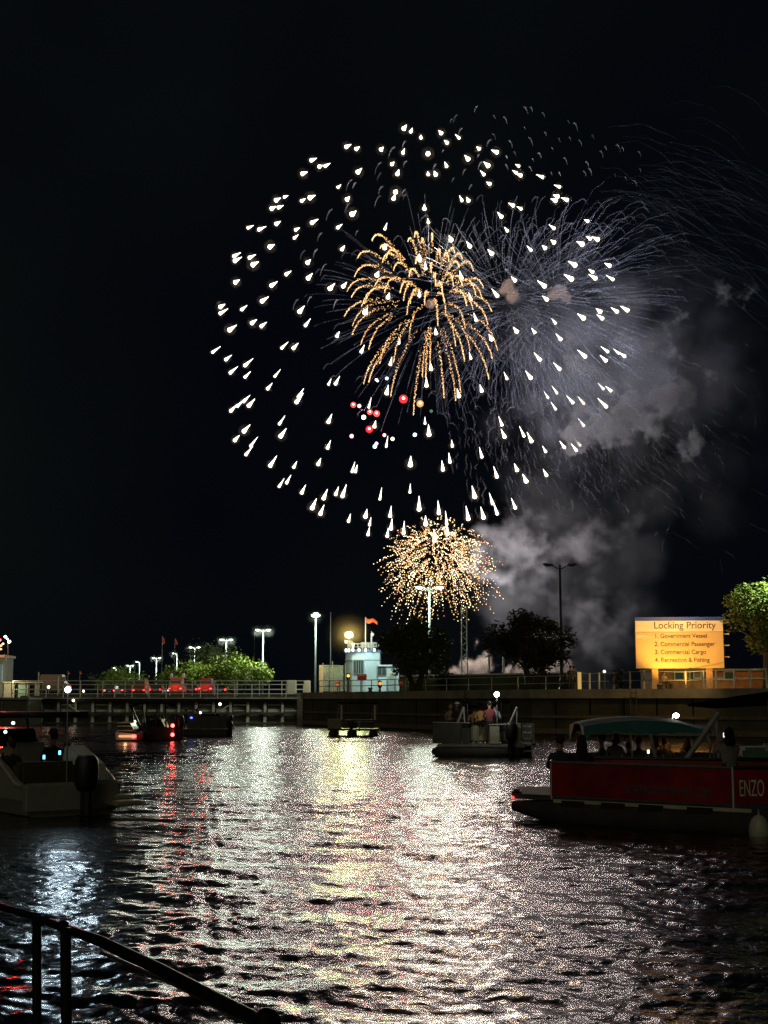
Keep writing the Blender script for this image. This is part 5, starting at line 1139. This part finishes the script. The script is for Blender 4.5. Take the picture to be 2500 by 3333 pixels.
m = MB(); m.bbox((ex_(1196), .1, .82), (ex_(1217)-ex_(1175), .25, .6), .03); m.build('rear_panel', dp, eb)
for pts, r0 in ((((1068, 2340), (1112, 2341)), .05), (((1070, 2349), (1112, 2352)), .03), (((1124, 2342), (1218, 2341)), .045), (((1124, 2349), (1218, 2348)), .03), (((1171, 2344), (1171, 2378)), .07)):
    m = MB(); m.tube([(ex_(a), -.1, ez(b_)) for a, b_ in pts], r0, 6); m.build('rail', gpole, eb)
for px in (1113.5, 1221): m = MB(); m.tube([(ex_(px), -.1, ez(2342)), (ex_(px), -.1, ez(2294))], .075, 8); m.build('canopy_pole', mat('pole_pale', (.5, .52, .44), .5), eb)
for px in (1102, 1214): m = MB(); m.tube([(ex_(px) - .1, 1.2, ez(2342)), (ex_(px) + .05, 1.2, ez(2290))], .03, 6); m.build('canopy_pole', gpole, eb)
m = MB(); m.bbox((ex_(1166), .9, ez(2288)), (ex_(1232)-ex_(1100), 2.4, .1), .03); m.build('canopy', blk_c, eb)
engine(eb, (ex_(1144), -.35, .55), .8)
m = MB(); m.bbox((ex_(1132), .2, ez(2332)), (.32, .3, .1), .03); m.bbox((ex_(1173), .2, ez(2331)), (.3, .3, .12), .03); m.bbox((ex_(1197), .2, ez(2330)), (.2, .3, .08), .02); m.cur = 0
m.build('cushion', mat('cushion_cream', (.06, .055, .04), .7), eb)
m = MB(); m.tube([(ex_(1222), 0, ez(2376)), (ex_(1238), -.4, ez(2384))], .05, 6); m.build('tow_bar', gpole, eb)

# ================================================================== DARK BOATS at the gate
cD = 86; cb = thing('cabin_boat', (XD(505, cD), cD, 0), 'dark open boat with a long arched canopy in front of the lock gate', 'boat'); X0 = XD(505, cD)
cx_ = lambda px: XD(px, cD) - X0; cz_ = lambda py: ZZ(py, cD)
hm_ = mat('hull_dark', (.02, .022, .024), .35, var=.3)
def hull_loft(x0, x1, ztop, beam, y0=0, zb=-.25, bow=1, flare=.14, rise=.25, n=10):
    """hull along x, bow at x1 if bow=1"""
    rings = []
    for k in range(n+1):
        t_ = k/n; s_ = t_ if bow == 1 else 1-t_; X = lin(x0, x1, t_); w = beam/2*(1 - max(0, (s_-.45)/.55)**2.2*.92); zt = ztop + rise*s_*s_; kb = zb + .45*max(0, (s_-.7)/.3)**2
        rings.append([(X, y0 - w, zt), (X, y0 - w*(1-flare), .05), (X, y0 - w*.4, kb*.8), (X, y0, kb), (X, y0 + w*.4, kb*.8), (X, y0 + w*(1-flare), .05), (X, y0 + w, zt), (X, y0 + w - .08*min(1, w), zt), (X, y0, zt - .3), (X, y0 - w + .08*min(1, w), zt)])
    m = MB(); m.loft(rings); return m
hull_loft(cx_(575), cx_(455), .8, 2.2, 1.0).build('hull', hm_, cb, smooth=False)
m = MB(); rings = []
for k in range(13):
    t_ = k/12; px = lin(432, 565, t_); zt = cz_(2294 - 10*math.sin(PI*t_)**.7); rings.append([(cx_(px), 0, zt), (cx_(px), 2.0, zt), (cx_(px), 2.0, zt - .08), (cx_(px), 0, zt - .08)])
m.loft(rings); m.build('canopy', blk_c, cb)
for a, b_, c, d in ((434, 2298, 470, 2375), (470, 2288, 480, 2370), (520, 2285, 512, 2370), (545, 2286, 548, 2372), (434, 2298, 445, 2360)):
    m = MB(); m.tube([(cx_(a), .1, cz_(b_)), (cx_(c), .1, cz_(d))], .05, 6); m.build('canopy_pole', black, cb)
m = MB(); m.loft([[(cx_(490), .2, cz_(2368)), (cx_(490), 1.9, cz_(2368)), (cx_(480), 1.9, cz_(2345)), (cx_(480), .2, cz_(2345))], [(cx_(545), .2, cz_(2368)), (cx_(545), 1.9, cz_(2368)), (cx_(530), 1.9, cz_(2340)), (cx_(530), .2, cz_(2340))]]); m.build('windscreen', mat('smoked_screen', (.01, .01, .012), .6, spec=.1), cb)
engine(cb, (cx_(577), .9, .75), 1.2, PI/2)
m = MB(); m.tube([(cx_(443), .4, .7), (cx_(443), .4, cz_(2350))], .02, 5); m.build('light_pole', alu, cb)
m = MB(); m.ball((cx_(443), .4, cz_(2348)), .085, 2); m.build('bow_light', emis('boat_light_soft', (1, .97, .88), 8), cb)
for yy in (2360, 2389):
    m = MB(); m.ball((cx_(571), -.15, cz_(yy)), .11, 2); m.build('red_nav_light', emis('nav_light_red', (1, .06, .06), 12), cb)
plight((cx_(571), -.5, cz_(2386)), 2.5, (1, .05, .04), cb, .05)
person('dark figure seated under the long arched canopy', (XD(500, 87), 87.1, .1), .3, 'sit', dk3, scale=1.0)
person('second dark figure nearer the stern under the long arched canopy', (XD(536, 87), 87.0, .1), -.4, 'sit', dk2, scale=1.0)
dD = 96; db = thing('pontoon_boat', (XD(685, dD), dD, 0), 'dark pontoon boat with a tiny blue light moored along the lock gate', 'boat'); X0 = XD(685, dD)
dx_ = lambda px: XD(px, dD) - X0; dz_ = lambda py: ZZ(py, dD)
m = MB(); m.bbox((dx_(672), 1.2, .45), (dx_(745)-dx_(598), 2.4, .14), .03); m.build('deck', dp, db)
for y in (.1, 2.2): m = MB(); m.tube([(dx_(595), y, .15), (dx_(742), y, .14)], .3, 10); m.build('pontoon', mat('pontoon_alu', (.12, .12, .10), .45, .5), db)
m = MB(); m.bbox((dx_(680), .05, .95), (dx_(728)-dx_(600), .06, .85), .02); m.build('side_panel', dp, db)
m = MB(); m.bbox((dx_(683), 1.2, dz_(2333)), (dx_(716)-dx_(648), 2.0, .35), .12); m.build('folded_cover', blk_c, db)
for a, b_ in ((652, 2345), (712, 2345), (604, 2350)): m = MB(); m.tube([(dx_(a), .1, .5), (dx_(a), .1, dz_(2330 if a != 604 else 2345))], .03, 6); m.build('rail_post', gpole, db)
engine(db, (dx_(742), .8, .75), 1.1, PI/2)
m = MB(); m.tube([(dx_(752), .3, dz_(2340)), (dx_(768), .3, dz_(2372))], .06, 6); m.build('tow_bar', black, db)
m = MB(); m.bbox((dx_(630), -.08, dz_(2335)), (.16, .05, .12), .02); m.build('instrument_screen', emis('blue_screen', (.15, .2, 1), 2.6), db)
for px, py in ((657, 2319), (720, 2292)):
    m = MB(); m.tube([(dx_(px), .2, .5), (dx_(px), .2, dz_(py))], .018, 5); m.build('light_pole', gpole, db); m = MB(); m.ball((dx_(px), .2, dz_(py)), .09 if px > 700 else .07, 2); m.build('mast_light', emis('boat_light_soft', (1, .97, .88), 8), db)
person('dark figure at the blue screen of the moored pontoon boat', (XD(612, 97), 97, .45), .6, 'sit', dk3)
person('dark figure seated beside the folded cover of the moored pontoon boat', (XD(645, 97), 97.2, .45), -.3, 'sit', dk2)
# small lit cruiser
sD_ = 84; sc2 = thing('motor_cruiser', (XD(420, sD_), sD_, 0), 'small white cruiser with an orange-red lit stern in front of the lock gate', 'boat'); X0 = XD(420, sD_)
sx_ = lambda px: XD(px, sD_) - X0; sz_ = lambda py: ZZ(py, sD_)
wl_ = mat('cruiser_white', (.5, .48, .38), .5, var=.1)
m = MB(); m.loft([[(sx_(388), 0, .12), (sx_(454), 0, .12), (sx_(456), 0, sz_(2388)), (sx_(386), 0, sz_(2380))], [(sx_(388), 3.4, .12), (sx_(454), 3.4, .12), (sx_(456), 3.4, sz_(2380)), (sx_(386), 3.4, sz_(2372))]]); m.build('hull', wl_, sc2)
m = MB(); m.loft([[(sx_(390), .3, sz_(2379)), (sx_(444), .3, sz_(2381)), (sx_(430), .3, sz_(2352)), (sx_(392), .3, sz_(2350))], [(sx_(390), 2.6, sz_(2379)), (sx_(444), 2.6, sz_(2381)), (sx_(424), 2.6, sz_(2352)), (sx_(394), 2.6, sz_(2350))]]); m.build('cabin', hm_, sc2)
for py in (2351, 2362, 2376): m = MB(); m.box((sx_(414), .22, sz_(py)), (sx_(442)-sx_(392), .1, .06)); m.build('trim', wl_, sc2)
m = MB(); m.bbox((sx_(424), -.06, sz_(2394)), (sx_(452)-sx_(398), .08, .12), .03); m.build('stern_light_bar', emis('stern_bar_orange', (1, .30, .14), 1.5), sc2)
m = MB(); m.ball((sx_(446), -.12, sz_(2394)), (.16, .06, .1), 2); m.build('stern_light', emis('stern_spot_red', (1, .12, .1), 4), sc2)
plight((sx_(425), -.7, sz_(2390)), 3.0, (1, .6, .3), sc2, .1)

# ================================================================== WHITE BOAT, left foreground
wb = thing('motor_boat', (-6.6, 30.4, 0), 'large white motor boat with dark hard top and black outboard in the left foreground', 'boat', rz=.6435)
wh = mat('boat_white_dull', (.27, .28, .22), .4, var=.12, scale=2)
rings = []
for k in range(15):
    y = k*.5; hw = 1.12*(1 - max(0, (y-3.6)/3.6)**2*.95); zt = .62 + .5*min(1, max(0, (y-.25)/1.1)) + .02*y
    rings.append([(-hw, y, zt), (-hw*.97, y, .35), (-hw*.82, y, .02), (-hw*.3, y, -.3), (hw*.3, y, -.3), (hw*.82, y, .02), (hw*.97, y, .35), (hw, y, zt), (hw - .14, y, zt), (hw - .2, y, .42), (-hw + .2, y, .42), (-hw + .14, y, zt)])
m = MB(); m.loft(rings); m.build('hull', wh, wb, smooth=False)
m = MB(); m.bbox((0, -.02, .38), (2.16, .12, .62), .05); m.build('transom', mat('transom_white', (.32, .33, .26), .4, var=.12), wb)
for sx in (-1, 1):
    m = MB(); m.tube([(sx*1.13, y, .64 + .5*min(1, max(0, (y-.25)/1.1)) + .02*y) for y in (0, .3, .6, .9, 1.2, 1.6, 2.5, 3.5)], .035, 8); m.build('gunwale', mat('gunwale_bright', (.5, .47, .36), .3, .2), wb)
m = MB(); m.loft([[(.55 + .0, .15, .7), (.95, .15, .7), (1.05, 1.6, .95), (.45, 1.6, .95)], [(.6, .25, 1.05), (.85, .25, 1.05), (.95, 1.5, 1.4), (.5, 1.5, 1.4)]]); m.build('engine_cover', mat('cover_white', (.50, .52, .40), .4), wb)
m = MB(); m.bbox((1.0, -.42, .24), (.62, .62, .1), .03); m.bbox((1.0, -.42, .36), (.4, .2, .1), .03); m.build('swim_platform', mat('platform_olive', (.34, .36, .24), .6), wb)
m = MB(); m.bbox((-.3, .75, .8), (1.3, .5, .6), .08); m.build('rear_bench', mat('bench_brown', (.07, .055, .02), .8, var=.3), wb)
m = MB(); m.bbox((.2, 3.0, .95), (.9, .7, 1.0), .1); m.build('console', wh, wb)
m = MB(); m.loft([[(-.3, 3.3, 1.35), (.7, 3.3, 1.35), (.7, 3.36, 1.35), (-.3, 3.36, 1.35)], [(-.2, 3.55, 1.75), (.6, 3.55, 1.75), (.6, 3.6, 1.75), (-.2, 3.6, 1.75)]]); m.build('windscreen', glass_d, wb)
engine(wb, (.12, -.30, .58), 1.1)
m = MB(); m.bbox((0, 3.2, 2.08), (2.3, 3.2, .13), .05); m.build('hard_top', black, wb)
for a, b_ in ((-.85, 2.2), (.85, 2.2), (-.85, 4.3), (.85, 4.3)): m = MB(); m.tube([(a, b_, 1.0), (a*.9, b_, 2.05)], .03, 6); m.build('top_support', gpole, wb)
ltp = Vector((XD(229, 30.8), 30.8, ZZ(2253, 30.8))); lb_ = Vector((XD(234, 30.8), 30.8, .62))
Mi = Matrix.Translation((-6.6, 30.4, 0)) @ Matrix.Rotation(.6435, 4, 'Z'); Mi = Mi.inverted(); bpy.context.view_layer.update()
m = MB(); m.tube([Mi @ lb_, Mi @ ltp], .016, 6); m.build('light_pole', gpole, wb)
m = MB(); m.ball(Mi @ (ltp + Vector((0, 0, .05))), .068, 2); m.build('stern_light', emis('boat_light_blue_white', (.86, .95, 1), 9, sample=False), wb)
m = MB(); m.ball((0, 0, 0), .34, 3); m.build('bloom_halo', halo_mat('stern_halo', (.9, .95, 1), .012, .34), wb, loc=Mi @ (ltp + Vector((0, -.08, .05))))  # small halo added to imitate bloom at the stern light
plight(Mi @ (ltp + Vector((0, -.09, .07))), 190, (.66, .86, 1), wb, .05, spot=72, target=(-3.5, 14, .6))
plight(Mi @ (ltp + Vector((0, -.09, .12))), 2.2, (.8, .93, 1), wb, .05)
for px, py, c_, e_, lab in ((56, 2352, (1, .95, 1), 3, 'top_light'), (32, 2380, (.3, 1, .75), 3.5, 'side_light'), (13, 2455, (1, .4, .1), .5, 'side_light')):
    q = Mi @ Vector((XD(px, 28.6), 28.6, ZZ(py, 28.6))); m = MB(); m.ball(q, .035, 2); m.build(lab, emis('wb_%d' % px, c_, e_), wb)
bp_ = lambda px, D_: (XD(px, D_), D_, .30)
person('dark figure with short hair at the far left of the white boat', bp_(56, 33), 1.0, 'sit', dk2, scale=1.0)
person('broad dark figure in a hood in the middle of the white boat', bp_(116, 33.2), .4, 'sit', (.015, .02, .03), scale=1.04, hair=(.012, .014, .02), hlen=.12)
person('dark figure with a faint cyan-lit head aboard the white boat', bp_(189, 32.8), .3, 'sit', dk3, scale=1.0, hat=(.10, .16, .16))  # cyan light on the head is put into the cap's colour
person('dark figure in front of the left edge group, nearer the stern of the white boat', bp_(56, 31.4), .6, 'sit', dk3, scale=.88)
person('dark crouching figure beside the light pole of the white boat', bp_(233, 32), .2, 'sit', dk3, scale=.84)
phone((XD(159, 31.6), 31.6, ZZ(2460, 31.6)), (.2, .62, 1), 2.6, 'blue glowing phone held low, left one of two on the white boat')
phone((XD(209, 31.8), 31.8, ZZ(2446, 31.8)), (.2, .62, 1), 2.6, 'blue glowing phone, right one of two on the white boat')
# two figures on the quay by the fence
person('standing silhouette by the fence at the foot of the unlit lamp', (XD(1853, 98), 98, GZ), .3, 'stand', dk2, scale=.95, arm='down')
person('standing silhouette right of the other one near the yellow glowing fence post', (XD(1867, 98), 98.4, GZ), -.4, 'stand', (.06, .05, .035), scale=.93, arm='down')
person('seated figure in a pale top between the posts of the orange sign', (XD(2175, 93), 95.0, GZ), -.8, 'sit', (.35, .36, .34), scale=.9)
lg = thing('park_bench', (XD(2175, 93), 94.9, GZ), 'low dark bench between the posts of the orange sign', 'bench', rz=-.8)
m = MB(); m.bbox((0, -.05, .4), (1.3, .4, .06), .02); m.build('seat', wood, lg); 
for sx in (-.5, .5): m = MB(); m.box((sx, -.05, .19), (.08, .36, .37)); m.build('leg', steel_dark, lg)

# ================================================================== FOREGROUND HANDRAIL
dock = MB(); dock.box((-2.2, 3.0, .55), (9, 5.4, .3)); tag(dock.build('dock', concrete_dark), kind='structure')
hr = thing('handrail', (XD(215, 5.1), 5.1, .7), 'black pipe handrail sloping down across the lower left corner', 'handrail'); o0 = hr.location.copy()
hmat = mat('black_pipe_paint', (.01, .01, .01), .42, var=.5, scale=40, bump=.2, spec=.08)
def hp_(px, py, D_): return P(px, py, D_) - o0
m = MB(); m.tube([hp_(160, 3002, 5.3), hp_(330, 3065, 5.05), hp_(520, 3155, 4.75), hp_(700, 3250, 4.5), hp_(860, 3330, 4.3), hp_(1000, 3400, 4.15)], [.015, .019, .020, .021, .021, .021], 20); m.build('rail', hmat, hr, smooth=True)
m = MB(); m.tube([hp_(-80, 2925, 5.9), hp_(40, 2962, 5.6), hp_(165, 3000, 5.3)], .013, 14); m.build('rail', hmat, hr, smooth=True)
m = MB(); m.tube([hp_(120, 2990, 5.35), hp_(120, 3700, 5.35)], .017, 16); m.build('post', hmat, hr, smooth=True)
m = MB(); m.tube([hp_(213, 3020, 5.15), hp_(220, 3700, 5.15)], .019, 16); m.build('post', hmat, hr, smooth=True)
m = MB(); m.ball(hp_(130, 2998, 5.35), .022, 3); m.build('joint', hmat, hr, smooth=True)
m = MB(); m.ball(hp_(205, 3015, 5.2), .022, 3); m.build('joint', hmat, hr, smooth=True)
m = MB(); m.ball(hp_(868, 3325, 4.25), .04, 3); m.build('clamp', hmat, hr, smooth=True)
m = MB(); m.tube([hp_(330, 3100, 5.15), hp_(560, 3200, 4.85), hp_(700, 3275, 4.6), hp_(830, 3345, 4.4)], .007, 10); m.build('cable', mat('cable_grey', (.12, .12, .11), .3), hr, smooth=True)
